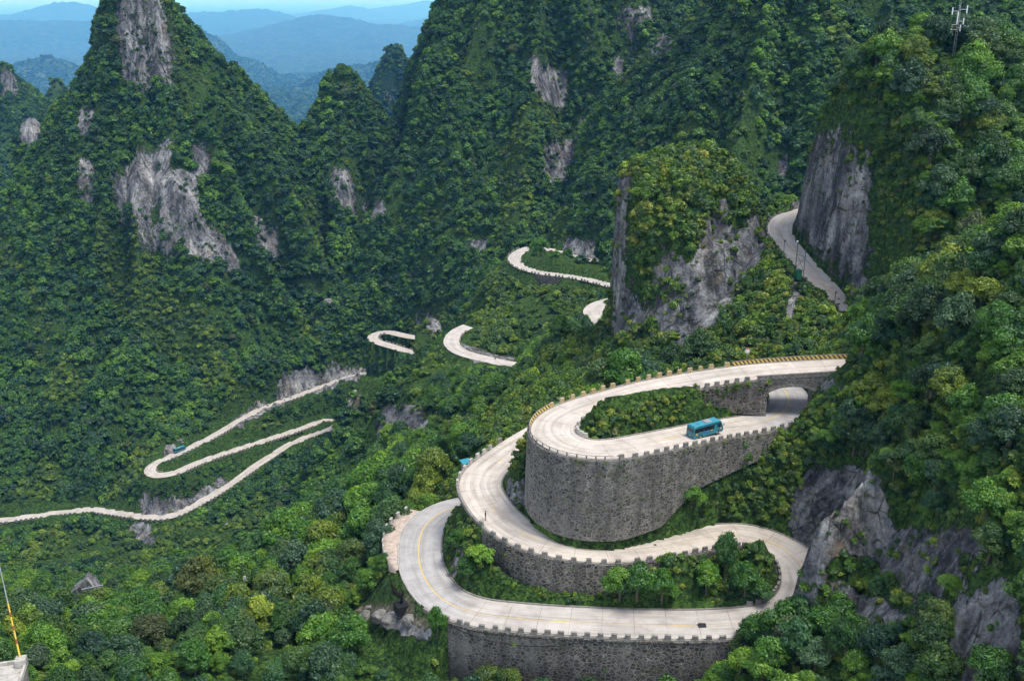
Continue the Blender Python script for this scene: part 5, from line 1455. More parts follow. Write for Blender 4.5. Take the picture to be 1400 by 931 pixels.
def hatch_mat():
    t = NT('yellow_black_stripes'); 
    uvp = t.pos(); sp = t.node('ShaderNodeSeparateXYZ'); t.l.new(uvp, sp.inputs[0])
    a_ = t.math('ADD', t.math('MULTIPLY', sp.outputs[0], 1.0), t.math('MULTIPLY', sp.outputs[1], 0.6)); a_ = t.math('ADD', a_, t.math('MULTIPLY', sp.outputs[2], 0.9))
    w = t.math('GREATER_THAN', t.math('FRACT', t.math('MULTIPLY', a_, 1.15)), 0.45)
    c = t.mix(w, (0.05, 0.04, 0.03), (0.65, 0.46, 0.10))
    c = t.mix(t.ramp(t.noise(t.pos(), 2.0, 5, 0.6), [(0.5, 0.0), (0.75, 0.7)]), c, (0.3, 0.27, 0.22))
    t.base(c); return t.m
M_HATCHS = hatch_mat()
beam_rail(UP, max(iB0 - 8, 0), iB1 + 4, -1, 'yellow and black striped guard rail on the bridge')
beam_rail(UP, iHr0, iH + 1, -1, 'yellow and black striped guard rail round the upper hairpin')
root = empty('picket_railing', on_road(UP, iH + 12, -(UP['w'] / 2 + 0.3))); tag(root, 'low grey railing of close pickets along the outside of the hairpin', 'railing')
o0 = root.location; ps = [on_road(UP, i, -(UP['w'] / 2 + 0.3)) - o0 for i in range(iH + 1, iPic)]
m = MB(); m.tube([p + Vector((0, 0, 0.78)) for p in ps], 0.05, 6); m.build('top_rail', M_CONC, root)
for k in range(0, min(len(ps) - 1, 48)):
    m = MB(); m.box(ps[k] + Vector((0, 0, 0.4)), (0.2, 0.2, 0.72), rz=k * 0.07, taper=0.85); m.build('picket', M_CONC, root)

# ---- bus ----
def make_bus(loc, rz, label, sx=1.0):
    sx *= 0.93; r = empty('bus', loc, rz); tag(r, label, 'bus'); r.scale = (sx, sx, sx)
    Lb, Wb, Hb = 7.2, 2.15, 2.75
    m = MB()                                  # side profile, front towards +x
    prof = [(-3.55, 0.42), (-3.6, 1.1), (-3.52, 2.2), (-3.35, 2.5), (-3.1, 2.58), (2.7, 2.58), (3.0, 2.48), (3.35, 1.75), (3.58, 1.3), (3.6, 0.5), (3.45, 0.38), (2.75, 0.36), (2.62, 0.62), (2.35, 0.82), (2.0, 0.82), (1.75, 0.62), (1.62, 0.36), (-1.35, 0.36), (-1.5, 0.62), (-1.75, 0.82), (-2.1, 0.82), (-2.35, 0.62), (-2.5, 0.36)]
    bm = bmesh.new(); rows = []
    for y, sc_ in ((-Wb / 2, 0.0), (-Wb / 2 + 0.06, 0.06), (Wb / 2 - 0.06, 0.06), (Wb / 2, 0.0)):
        rows.append([bm.verts.new((x * (1 if sc_ else 0.985), y * (0.96 if z > 2.2 else 1), z + (0.03 if sc_ and z > 2.3 else 0))) for x, z in prof])
    for a_, b_ in zip(rows[:-1], rows[1:]):
        for i in range(len(prof)): j = (i + 1) % len(prof); bm.faces.new((a_[i], a_[j], b_[j], b_[i]))
    bm.faces.new(rows[0]); bm.faces.new(rows[-1][::-1]); bmesh.ops.recalc_face_normals(bm, faces=bm.faces)
    me = bpy.data.meshes.new('body'); bm.to_mesh(me); bm.free(); me.materials.append(M_TEAL); link('body', me, r)
    m = MB(); m.box((-0.2, 0, 2.62), (6.3, 1.86, 0.07), taper=0.97); m.build('roof_panel', M_TEALR, r, bevel=0.02)
    m = MB(); m.box((0.4, 0, 2.74), (1.7, 1.3, 0.2), taper=0.9); m.build('air_conditioner', M_STEEL, r, bevel=0.03)
    m = MB(); m.box((-1.7, 0, 2.68), (0.5, 0.5, 0.08)); m.build('roof_hatch', M_TEALR, r, bevel=0.02)
    for sgn in (-1, 1):
        for k, (xa, xb) in enumerate(((-3.3, -2.2), (-2.14, -1.05), (-0.99, 0.1), (0.16, 1.25), (1.31, 2.3), (2.36, 2.98))):
            m = MB(); m.box(((xa + xb) / 2, sgn * (Wb / 2 + 0.004), 1.83), (xb - xa, 0.03, 0.78)); m.build('side_window', M_GLASS, r, bevel=0.008)
        m = MB(); m.box((0, sgn * (Wb / 2 + 0.008), 1.34), (6.6, 0.02, 0.05)); m.build('trim_strip', M_STEEL, r)
        for x in (-1.93, 2.18):
            w_ = empty('wheel', (x, sgn * 0.93, 0.41)); w_.parent = r
            m = MB(); m.tube([(0, -0.13, 0), (0, 0.13, 0)], 0.40, 20); m.build('tyre', M_BLACK, w_, smooth=False)
            m = MB(); m.tube([(0, -0.14, 0), (0, 0.14, 0)], 0.22, 14); m.build('rim', M_STEEL, w_)
        m = MB(); m.box((3.6, sgn * 0.78, 0.78), (0.06, 0.34, 0.2)); m.build('headlight', M_WHITE, r, bevel=0.01)
        m = MB(); m.box((-3.6, sgn * 0.9, 1.0), (0.05, 0.16, 0.34)); m.build('tail_light', M_RED, r, bevel=0.01)
        m = MB(); m.tube([(3.1, sgn * 1.0, 2.2), (3.45, sgn * 1.2, 2.15), (3.5, sgn * 1.24, 1.9)], 0.025, 5); m.box((3.5, sgn * 1.26, 1.8), (0.08, 0.16, 0.34)); m.build('wing_mirror', M_BLACK, r)
    m = MB(); m.add([(3.08, -0.92, 2.42), (3.08, 0.92, 2.42), (3.56, 0.98, 1.42), (3.56, -0.98, 1.42), (3.0, -0.92, 2.40), (3.0, 0.92, 2.40), (3.5, 0.98, 1.40), (3.5, -0.98, 1.40)], [(0, 1, 2, 3), (7, 6, 5, 4), (0, 4, 5, 1), (1, 5, 6, 2), (2, 6, 7, 3), (3, 7, 4, 0)]); m.build('windscreen', M_GLASS, r)
    m = MB(); m.box((-3.575, 0, 1.85), (0.06, 1.6, 0.62)); m.build('rear_window', M_GLASS, r, bevel=0.01)
    m = MB(); m.box((-3.62, 0, 0.75), (0.04, 0.5, 0.16)); m.build('number_plate', M_YEL, r)
    m = MB(); m.box((-3.63, 0, 0.47), (0.14, 2.0, 0.2)); m.build('bumper', M_TEALR, r, bevel=0.02)
    m = MB(); m.box((1.7, -(Wb / 2 + 0.012), 1.25), (0.75, 0.02, 1.72)); m.build('door', M_TEALR, r, bevel=0.01)
    # painted decorations along the visible side
    m = MB()
    def disc(x, z, rx, rz_, mi):
        k_ = [(x + rx * math.cos(t_ * 0.628), z + rz_ * math.sin(t_ * 0.628)) for t_ in range(10)]; m.prism(k_, -(Wb / 2 + 0.022), -(Wb / 2 + 0.004), mi)
    disc(-2.9, 1.12, 0.22, 0.18, 0); disc(-0.75, 1.1, 0.3, 0.2, 1); disc(-0.2, 1.05, 0.42, 0.16, 1); disc(0.75, 1.15, 0.2, 0.15, 0); disc(2.95, 1.1, 0.22, 0.15, 0)
    m.build('side_decoration', [M_YEL, M_BLUE], r)
    return r
iBs = nearest_i(UP, 955, 592, iH, iU)
p = on_road(UP, iBs, -1.0, 0.02)
make_bus(p, heading(UP, iBs), 'small teal tour bus with dark windows driving on the pale road')
iB2 = nearest_i(R_F12, 247, 618)
make_bus(on_road(R_F12, iB2, -1.2, 0.02), heading(R_F12, iB2) , 'second teal bus, tiny and half hidden on the far left switchback')

# ---- street furniture ----
def pole_sign(loc, h, label, cat, kind):
    r = empty({'mirror': 'traffic_mirror', 'sign': 'road_sign', 'lamp': 'street_lamp', 'post': 'marker_post'}[kind], loc); tag(r, label, cat)
    m = MB(); m.tube([(0, 0, -0.5), (0, 0, h)], 0.07 if kind != 'post' else 0.1, 8)
    m.build('pole', M_STEEL if kind != 'lamp' else M_DKGREEN, r)
    if kind == 'mirror':
        m = MB(); m.tube([(0, 0.06, h), (0, -0.04, h)], 0.52, 18); m.build('mirror_back', M_CONCL, r)
        m = MB(); m.tube([(0, -0.05, h), (0, -0.07, h)], 0.40, 18); m.build('mirror_face', M_MIRROR, r)
        m = MB(); m.box((0, 0, h + 0.55), (0.5, 0.3, 0.05)); m.build('hood', M_RED, r)
    elif kind == 'sign':
        m = MB(); m.tube([(0, 0.03, h), (0, -0.03, h)], 0.42, 16); m.build('sign_plate', M_RED, r)
        m = MB(); m.tube([(0, -0.035, h), (0, -0.05, h)], 0.30, 16); m.build('sign_face', M_WHITE, r)
    elif kind == 'lamp':
        m = MB(); m.box((0.12, 0, h), (0.5, 0.25, 0.4), taper=0.7); m.build('lamp_head', M_DKGREEN, r, bevel=0.02)
    else:
        m = MB(); m.box((0, 0, h), (0.5, 0.12, 0.9)); m.build('panel', M_WHITE, r, bevel=0.02)
    return r
i_ = nearest_i(UP, 1031, 508, 0, iH); pole_sign(on_road(UP, i_, -(UP['w'] / 2 + 1.3)), 2.3, 'round convex traffic mirror on a pole at the bridge end', 'traffic mirror', 'mirror')
i_ = nearest_i(UP, 1075, 560, iBus, iU); pole_sign(on_road(UP, i_, -(UP['w'] / 2 - 0.1)), 1.5, 'round red and white sign beside the bend under the bridge', 'road sign', 'sign')
i_ = nearest_i(R_TOP, 1085, 345); pole_sign(on_road(R_TOP, i_, -(R_TOP['w'] / 2 - 0.3)), 3.2, 'dark lamp post at the upper part of the top road', 'lamp post', 'lamp')
i_ = nearest_i(R_TOP, 1152, 413); pole_sign(on_road(R_TOP, i_, -(R_TOP['w'] / 2 - 0.3)), 2.6, 'dark lamp post near the lower end of the top road', 'lamp post', 'lamp')
# lattice frame with a green box beside the top road
i_ = nearest_i(R_TOP, 1114, 377); q_ = on_road(R_TOP, i_, -(R_TOP['w'] / 2 + 0.9))
r = empty('steel_gantry', q_, heading(R_TOP, i_)); tag(r, 'slim steel frame of two tall posts with crossed braces by the top road', 'steel frame')
for x in (-1.8, 1.8):
    m = MB(); m.tube([(x, 0, -1), (x, 0, 8.0)], 0.09, 6); m.build('post', M_DKGREEN, r)
m = MB(); m.tube([(-1.8, 0, 1.5), (1.8, 0, 5)], 0.05, 5); m.tube([(1.8, 0, 1.5), (-1.8, 0, 5)], 0.05, 5); m.tube([(-1.8, 0, 5), (1.8, 0, 5)], 0.05, 5); m.tube([(-1.8, 0, 1.5), (1.8, 0, 1.5)], 0.05, 5); m.build('brace', M_DKGREEN, r)
m = MB(); m.tube([(-1.8, 0, 8.0), (-1.8, -0.3, 8.1)], 0.2, 8); m.build('lamp_head', M_WHITE, r)
r = empty('switch_box', on_road(R_TOP, i_, -(R_TOP['w'] / 2 + 2.4)), heading(R_TOP, i_)); tag(r, 'green metal cabinet at the foot of the steel frame', 'cabinet')
m = MB(); m.box((1.8, 0, 0.9), (1.5, 1.2, 2.2)); m.build('cabinet', M_GREENP, r, bevel=0.04)
m = MB(); m.box((1.8, 0, 2.06), (1.7, 1.4, 0.12)); m.build('lid', M_DKGREEN, r, bevel=0.02)
m = MB(); m.box((1.8, -0.62, 0.9), (0.06, 0.06, 1.8)); m.build('door_seam', M_DKGREEN, r)
# antenna mast on the summit
q_ = Pd(1308, 40, 238); gz = float(zat(q_[0], q_[1]))
r = empty('antenna_mast', (q_[0], q_[1], gz + H0)); r.scale = (0.75, 0.75, 1.0); tag(r, 'slim mast with white antenna panels rising above the summit trees', 'antenna mast')
hh = Pd(1308, 4, 238)[2] - gz
for dx, dy in ((-0.35, -0.35), (0.35, -0.35), (0, 0.4)):
    m = MB(); m.tube([(dx, dy, 0), (dx * 0.6, dy * 0.6, hh)], 0.05, 5); m.build('leg', M_STEEL, r)
m = MB()
for k in range(7):
    z0 = hh * k / 7; z1 = hh * (k + 1) / 7; m.tube([(-0.33, -0.33, z0), (0.3, -0.33, z1)], 0.03, 4); m.tube([(0.33, -0.33, z0), (0, 0.36, z1)], 0.03, 4)
m.build('bracing', M_STEEL, r)
for dx, zt, l_ in ((-2.1, 5, 1.6), (-0.3, 9, 2.6), (2.2, 4, 1.7), (-3.1, 13, 2.4), (-1.8, 16, 1.6), (1.6, 11, 1.4), (0.9, 15, 1.4)):
    zc = hh - zt / 1374 * 250 * 2.0
    m = MB(); m.box((dx, -0.3, zc), (0.30, 0.18, l_)); m.tube([(0, -0.2, zc), (dx, -0.25, zc)], 0.04, 5); m.build('antenna_panel', M_WHITE, r)

# ---- statue ----
p = hit(549, 836, 100); gz = p[2]
r = empty('plinth', (p[0], p[1], gz + H0), 0.5); tag(r, 'square black stone plinth under the winged statue', 'plinth')
m = MB(); m.box((0, 0, 0.75), (2.1, 2.1, 1.7), taper=0.96); m.build('block', M_BLACK, r, bevel=0.04)
m = MB(); m.box((0, 0, 1.66), (1.3, 1.3, 0.16)); m.build('cap', M_BLACK, r, bevel=0.03)
r = empty('wing_statue', (p[0], p[1], gz + H0 + 1.74)); tag(r, 'dark bronze abstract statue of rising wings on a black plinth', 'statue')
m = MB(); m.tube([(0, 0, 0), (0.12, 0, 0.7), (-0.05, 0, 1.5), (0.05, 0, 2.1)], [0.38, 0.26, 0.30, 0.16], 10); m.build('stem', M_BRONZE, r, smooth=True)
for k, (dx, h_, wd) in enumerate(((-1.5, 4.6, 0.26), (-1.15, 3.6, 0.24), (-0.75, 3.0, 0.2), (-1.3, 2.5, 0.2), (0.5, 2.8, 0.2))):
    pts, rr = [], []
    for t_ in np.linspace(0, 1, 9):
        pts.append((dx * math.sin(t_ * 1.9) * (1 if k < 4 else 0.8), 0.15 * math.sin(k), 0.9 + (h_ - 0.9) * t_ ** 1.1)); rr.append(wd * (math.sin(math.pi * (0.12 + 0.88 * t_)) * 0.95 + 0.03))
    m = MB(); m.tube(pts, rr, 8); m.build('wing_blade', M_BRONZE, r, smooth=True)

# ---- small hut, portal, corner building ----
p = Pd(637, 634, 182); gz = max(float(zat(p[0], p[1])), p[2] - 1.0)
r = empty('roadside_hut', (p[0], p[1], gz + H0), 0.5); tag(r, 'tiny hut with a teal roof behind the middle bend', 'hut')
m = MB(); m.box((0, 0, 0.6), (2.2, 1.6, 3.0)); m.build('wall', M_CONC, r, bevel=0.03); r.scale = (0.7, 0.7, 0.7)
m = MB(); m.add([(-1.5, -1.2, 2.0), (1.5, -1.2, 2.0), (1.5, 1.2, 2.4), (-1.5, 1.2, 2.4), (-1.5, -1.2, 2.12), (1.5, -1.2, 2.12), (1.5, 1.2, 2.52), (-1.5, 1.2, 2.52)], [(3, 2, 1, 0), (4, 5, 6, 7), (0, 1, 5, 4), (1, 2, 6, 5), (2, 3, 7, 6), (3, 0, 4, 7)]); m.build('roof', M_TEALR, r)
m = MB(); m.box((0.3, -0.82, 0.9), (0.7, 0.05, 1.7)); m.build('door', M_GLASS, r)
p = Pd(657, 618, 184); gz = float(zat(p[0], p[1]))
r = empty('white_board', (p[0], p[1], gz + H0), 0.3); tag(r, 'narrow white board standing behind the middle bend', 'board')
m = MB(); m.box((0, 0, 2.0), (1.4, 0.12, 3.2)); m.build('panel', M_WHITE, r, bevel=0.02)
m = MB(); m.tube([(-0.6, 0.1, -1), (-0.6, 0.1, 3.4)], 0.06, 5); m.build('post', M_STEEL, r)
m = MB(); m.tube([(0.6, 0.1, -1), (0.6, 0.1, 3.4)], 0.06, 5); m.build('post', M_STEEL, r)
p = hit(337, 815, 150)
pole_sign(W(p) + Vector((0, 0, 2.0)), 2.2, 'white marker board poking out of the lower left wood', 'marker', 'post')
p = hit(784, 296, 350); pole_sign(W(p) + Vector((0, 0, 4.0)), 2.2, 'tiny white post on the forest slope above the far hairpin', 'post', 'post')

# tunnel portal on the valley side
p = hit(122, 836, 200) + np.array([0, 0, 3.0])
r = empty('tunnel_portal', (p[0], p[1], p[2] + H0 - 1.0), 0.15); r.scale = (0.7, 0.7, 0.75); tag(r, 'dark stone tunnel mouth in the forest at the lower left', 'tunnel mouth')
arc = [(2.2 * math.cos(t_), 3.4 + 1.9 * math.sin(t_)) for t_ in np.linspace(0, math.pi, 11)]
pol = [(-6, -3), (-2.2, -3)] + arc[::-1] + [(2.2, -3), (5, -3), (6.2, 3), (3.2, 9.5), (0.5, 12.5), (-2, 9.5), (-5.6, 7.2)]
pol = [(x, z - 1) for x, z in pol]
poly_prism(pol, -0.6, 5, 'wall', M_ROCK, r)
m = MB(); m.box((0, 3.5, 2), (4.6, 0.2, 8)); m.build('opening_shade_panel', M_BLACK, r)  # black panel standing in for the darkness inside the tunnel
m = MB(); m.box((-4.3, -1.6, 0.0), (3.0, 1.6, 5.0), taper=0.9); m.build('pier', M_CONCL, r, bevel=0.1)
m = MB(); m.tube([(1.6, -1.0, 12), (5.5, -1.6, 4.5), (6.2, -2, -1)], 0.35, 5); m.build('pipe', M_CONCL, r)
p = hit(136, 866, 200)
r = empty('lattice_pylon', (p[0], p[1], p[2] + H0 - 0.5), 0.4); tag(r, 'green steel lattice pylon rising from trees before the tunnel mouth', 'pylon')
Hp = 13.0
for dx, dy in ((-1, -1), (1, -1), (1, 1), (-1, 1)):
    m = MB(); m.tube([(dx * 1.7, dy * 1.7, 0), (dx * 0.8, dy * 0.8, Hp)], 0.12, 5); m.build('leg', M_STEEL, r)
m = MB()
for k in range(5):
    z0, z1 = Hp * k / 5, Hp * (k + 1) / 5; a0, a1 = 1.7 - 0.9 * k / 5, 1.7 - 0.9 * (k + 1) / 5
    for (ax, ay), (bx_, by_) in (((-1, -1), (1, -1)), ((1, -1), (1, 1)), ((1, 1), (-1, 1)), ((-1, 1), (-1, -1))):
        m.tube([(ax * a0, ay * a0, z0), (bx_ * a1, by_ * a1, z1)], 0.07, 4); m.tube([(bx_ * a0, by_ * a0, z0), (ax * a1, ay * a1, z1)], 0.07, 4)
m.build('bracing', M_DKGREEN, r)
m = MB(); m.box((0, 0, Hp), (4.6, 0.3, 0.3)); m.build('crossarm', M_STEEL, r)

# concrete roof corner with a pole, bottom left
c_ = Pd(36, 905, 108)
r = empty('concrete_building', (c_[0], c_[1], c_[2] + H0), 0.25); tag(r, 'flat roofed concrete building at the bottom left corner', 'building')
m = MB(); m.box((-6, -4.0, -6.2), (12, 8, 12.0)); m.build('wall', M_CONC, r, bevel=0.05)
m = MB(); m.box((-6, -4.0, -0.1), (12.4, 8.4, 0.2)); m.build('roof', M_CONCL, r, bevel=0.03)
for c2, d2_ in (((-6, 0.05, 0.25), (12.4, 0.3, 0.5)), ((0.05, -4.2, 0.25), (0.3, 8.0, 0.5))):
    m = MB(); m.box(c2, d2_); m.build('parapet', M_CONCL, r, bevel=0.04)
m = MB(); m.box((-0.45, -0.5, 0.55), (1.3, 1.3, 1.1)); m.build('pole_base', M_CONCL, r, bevel=0.05)
for xx in (-1.8, -4.2):
    m = MB(); m.box((xx, -8.03, -3), (1.4, 0.1, 1.5)); m.build('window', M_GLASS, r)
b_ = W(c_) + Vector((-0.45, -0.4, 1.1)); tp_ = Pd(0, 776, 112)
r = empty('rusty_pole', b_); tag(r, 'tall leaning pole in yellow and rust on the roof corner', 'pole')
e_ = Vector((tp_[0], tp_[1], tp_[2] + H0)) - b_
m = MB(); m.tube([(0, 0, -0.1), tuple(e_ * 0.6)], [0.11, 0.09], 8); m.build('shaft', M_YEL, r)
m = MB(); m.tube([tuple(e_ * 0.6), tuple(e_ * 1.05)], [0.085, 0.05], 8); m.build('tip', M_STEEL, r)
m = MB()
for k in (0.15, 0.3, 0.45): m.tube([tuple(e_ * k), tuple(e_ * (k + 0.05))], 0.13, 8)
m.build('rust_band', simple('rust', (0.22, 0.08, 0.03), 0.8, var=0.4), r)

# ---- persons (tiny) ----
def person(loc, rz, label, top):
    me = bpy.data.meshes.new('person')
    J = {'pel': (0, 0, 0.95), 'chest': (0, 0, 1.32), 'neck': (0, 0, 1.50), 'head': (0, 0.02, 1.62), 'crown': (0, 0.01, 1.72), 'ls': (-0.17, 0, 1.42), 'le': (-0.24, 0.02, 1.14), 'lh': (-0.24, 0.1, 0.88),
         'rs': (0.17, 0, 1.42), 're': (0.25, 0.0, 1.14), 'rh': (0.25, 0.08, 0.88), 'lp': (-0.09, 0, 0.9), 'lk': (-0.11, 0.06, 0.5), 'lf': (-0.11, -0.02, 0.08), 'lt': (-0.12, 0.16, 0.04), 'rp': (0.09, 0, 0.9), 'rk': (0.11, 0.0, 0.5), 'rf': (0.11, -0.14, 0.08), 'rt': (0.12, 0.04, 0.04)}
    E = [('pel', 'chest'), ('chest', 'neck'), ('neck', 'head'), ('head', 'crown'), ('chest', 'ls'), ('ls', 'le'), ('le', 'lh'), ('chest', 'rs'), ('rs', 're'), ('re', 'rh'), ('pel', 'lp'), ('lp', 'lk'), ('lk', 'lf'), ('lf', 'lt'), ('pel', 'rp'), ('rp', 'rk'), ('rk', 'rf'), ('rf', 'rt')]
    R_ = {'pel': .14, 'chest': .15, 'neck': .055, 'head': .095, 'crown': .07, 'ls': .06, 'le': .045, 'lh': .035, 'rs': .06, 're': .045, 'rh': .035, 'lp': .095, 'lk': .06, 'lf': .045, 'lt': .04, 'rp': .095, 'rk': .06, 'rf': .045, 'rt': .04}
    ks = list(J); me.from_pydata([J[k] for k in ks], [(ks.index(a_), ks.index(b_)) for a_, b_ in E], [])
    tmp = bpy.data.objects.new('tmp', me); COL.objects.link(tmp)
    sk = tmp.modifiers.new('s', 'SKIN')
    for k_, sv in zip(ks, me.skin_vertices[0].data): sv.radius = (R_[k_], R_[k_] * 0.85)
    me.skin_vertices[0].data[0].use_root = True
    ss = tmp.modifiers.new('u', 'SUBSURF'); ss.levels = 1; ss.render_levels = 1
    dg = bpy.context.evaluated_depsgraph_get(); m2 = bpy.data.meshes.new_from_object(tmp.evaluated_get(dg)); bpy.data.objects.remove(tmp)
    m2.materials.clear()
    for mm in (M_SKIN, top, M_CLOTH1): m2.materials.append(mm)
    for p_ in m2.polygons:
        z_ = p_.center.z; x_ = abs(p_.center.x)
        p_.material_index = 0 if z_ > 1.47 or (x_ > 0.19 and z_ < 1.2 and z_ > 0.8) else 1 if z_ > 0.97 else 2
    r = link('person', m2, None, loc, (0, 0, rz)); tag(r, label, 'person')
    m = MB(); m.tube([(0, -0.02, 1.62), (0, -0.02, 1.72), (0, -0.01, 1.79)], [0.105, 0.1, 0.05], 10); m.build('hair', M_HAIR, r, smooth=True)
i_ = nearest_i(UP, 664, 706, iM0, iM2)
person(on_road(UP, nearest_i(UP, 680, 706, iM0, iM2), -2.6, 0.0), 2.0, 'person in dark clothes walking at the edge of the middle bend', M_CLOTH1)
person(on_road(R_F6, nearest_i(R_F6, 828, 446), -0.5, 0.0), 1.0, 'person in a dark top standing on the far bend below the knob', M_CLOTH1)
person(on_road(R_F6, nearest_i(R_F6, 838, 411), 1.0, 0.0), 2.0, 'person in a red top standing by the foot of the knob', M_CLOTH3)

# ---- patch and drain marks on the lowest road ----
i_ = nearest_i(UP, 964, 853, iL0); 
def patch(R, i, lat, poly, label, mat=M_PATCH):
    c0 = on_road(R, i, lat, 0.008); a_ = heading(R, i)
    V = [(x, y, 0.0) for x, y in poly] + [(x, y, -0.006) for x, y in poly]; n_ = len(poly)
    o = link('road_patch', mesh_np('road_patch', V, [tuple(range(n_)), tuple(range(2 * n_ - 1, n_ - 1, -1))] + [(k, k + n_, (k + 1) % n_ + n_, (k + 1) % n_) for k in range(n_)], [mat]), None, c0, (0, 0, a_)); tag(o, label, 'road patch'); return o
patch(UP, i_, 0.35, [(-1.3, -0.7), (0.9, -0.75), (1.25, -0.35), (1.1, 0.5), (-0.2, 0.45), (-0.5, 0.7), (-1.35, 0.5)], 'black asphalt patch on the lowest road near its right end')
i_ = nearest_i(UP, 817, 550, 0, iH); patch(UP, i_, 0.4, [(-0.5, -0.2), (0.45, -0.25), (0.5, 0.1), (0, 0.3), (-0.4, 0.15)], 'small dark stain on the upper road')
i_ = nearest_i(UP, 833, 614, iH, iBus); patch(UP, i_, -2.6, [(-0.4, -0.2), (0.4, -0.2), (0.4, 0.2), (-0.4, 0.2)], 'small dark drain cover at the outside of the hairpin')
i_ = nearest_i(UP, 897, 747, iM2, iT); patch(UP, i_, 0.6, [(-0.35, -0.2), (0.3, -0.25), (0.4, 0.15), (-0.2, 0.2)], 'small dark stain on the middle road')

# ---- cables on the lowest wall ----
def cable(i0, i1, z0, sag, label, lat=1.35):
    pts = []
    n_ = 24
    for k in range(n_ + 1):
        i = int(i0 + (i1 - i0) * k / n_); f = k / n_
        pts.append(on_road(UP, i, UP['w'] / 2 + lat, z0 - sag * 4 * f * (1 - f)))
    o0 = pts[0].copy(); m = MB(); m.tube([p_ - o0 for p_ in pts], 0.05, 6)
    o = m.build('cable', M_CABLE); o.location = o0; tag(o, label, 'cable')
c0_, c1_ = iL0 + 4, iL1 - 3
cable(c0_, c1_, -0.25, 0.1, 'black cable running the length of the lowest wall', 0.78)
cable(int(c0_ + (c1_ - c0_) * 0.52), int(c0_ + (c1_ - c0_) * 0.98), -0.35, 1.5, 'black cable sagging in a loop across the lowest wall', 0.88)

# ---- boulders by the statue ----
rs2 = np.random.RandomState(4)
M_BOULD = make_conc('pale_boulder_stone', (0.08, 0.078, 0.07), (0.27, 0.255, 0.23))
def boulder(p, s, label, group, mat=M_ROCK):
    bm = bmesh.new(); bmesh.ops.create_icosphere(bm, subdivisions=3, radius=1.0)
    sd_ = rs2.rand() * 50
    co = np.array([v_.co[:] for v_ in bm.verts]); nz = noise3(co[:, 0] * 1.3 + sd_, co[:, 1] * 1.3, co[:, 2] * 1.3, 5) + 0.5 * noise3(co[:, 0] * 3 + sd_, co[:, 1] * 3, co[:, 2] * 3, 6)
    co = np.sign(co) * np.abs(co) ** 0.8 * (1 + 0.28 * nz)[:, None] * np.array(s)
    for v_, c2 in zip(bm.verts, co): v_.co = c2
    me = bpy.data.meshes.new('boulder'); bm.to_mesh(me); bm.free(); me.materials.append(mat)
    o = link('boulder', me, None, p, (0, 0, rs2.rand() * 3)); tag(o, label, 'boulder', group)
for bi_, (px_, py_, s_) in enumerate(((480, 823, 1.3), (500, 845, 1.8), (520, 845, 2.2), (505, 833, 1.0), (535, 850, 2.2), (468, 828, 1.0), (560, 850, 1.6))):
    p = hit(px_, py_, 100); boulder(W(p) + Vector((0, 0, 0.3)), (s_ * 0.7, s_ * 0.6, s_ * 0.5), 'pale boulder beside the statue, %s percent across, %s percent down the photo' % (num(px_ / 14), num(py_ / 9.31)), 'boulders beside the statue', M_BOULD)
p = hit(414, 829, 100)
r = empty('stone_slab', W(p) + Vector((0, 0, 2.4)), 0.1); tag(r, 'long pale stone slab among the lower left trees', 'slab')
m = MB(); m.box((0, 0, -1.2), (3.4, 1.2, 2.4)); m.build('slab', M_CONCL, r, bevel=0.1)
# stone chutes on the valley slopes
def chute(pa, pb, w_, label):
    A2, B2 = W(pa), W(pb); n_ = 14; V = []
    side_ = (B2 - A2).cross(Vector((0, 0, 1))).normalized() * w_ / 2
    for k in range(n_ + 1):
        c2 = A2.lerp(B2, k / n_); z_ = float(zat(c2.x, c2.y)) + H0 + 1.2
        V += [(c2.x - side_.x, c2.y - side_.y, z_), (c2.x + side_.x, c2.y + side_.y, z_), (c2.x + side_.x, c2.y + side_.y, z_ - 3), (c2.x - side_.x, c2.y - side_.y, z_ - 3)]
    fc = [(k * 4 + q2, k * 4 + (q2 + 1) % 4, k * 4 + 4 + (q2 + 1) % 4, k * 4 + 4 + q2) for k in range(n_) for q2 in range(4)] + [(0, 1, 2, 3), (n_ * 4 + 3, n_ * 4 + 2, n_ * 4 + 1, n_ * 4)]
    o = link('drain_chute', mesh_np('drain_chute', V, fc, [M_CONCL])); tag(o, label, 'drain chute')
chute(hit(486, 537, 400), hit(469, 563, 400), 2.0, 'straight concrete drain chute between two valley switchbacks')

# ---- trees that stand out ----
CRL = [crown_mesh('crown', 3.0, 6.0, 3600, 0.19, [M_LEAFY], 600 + k, 20, trunk=False, flat=0.3) for k in range(2)]
CRG = [crown_mesh('crown', 3.0, 6.0, 4200, 0.17, [SHADES[1][1]], 620 + k, 26, trunk=False, flat=0.35) for k in range(3)]
def feat(px_, py_, d_, s_, label, mesh, sink=0.0):
    p = hit(px_, py_, 90); z_ = float(p[2])
    rr_ = tree_obj((p[0], p[1], z_ - sink), s_, rs.rand() * 6, 0, label, None, mesh=mesh); return rr_
feat(1142, 612, 148, 1.0, 'bright lime green tree on the dark slope right of the bridge', CRL[0])
feat(872, 822, 143.5, (1.25, 1.1, 1.3), 'dense broad tree at the left end of the leafy island', CRG[0])
feat(846, 820, 142.5, (1.0, 0.9, 1.15), 'smaller tree leaning on the left end of the leafy island', CRG[1])
feat(905, 822, 143.5, (1.0, 0.9, 1.1), 'round tree beside the broad one on the leafy island', CRG[2])
feat(965, 812, 145, (1.0, 0.9, 1.15), 'leafy tree in the middle of the leafy island', CRG[1])
feat(990, 795, 146.5, (0.85, 0.75, 1.75), 'tallest tree of the leafy island with its top over the road', CRG[0])
feat(1018, 815, 145.5, (1.15, 1.0, 1.15), 'wide tree at the right of the leafy island', CRG[2])
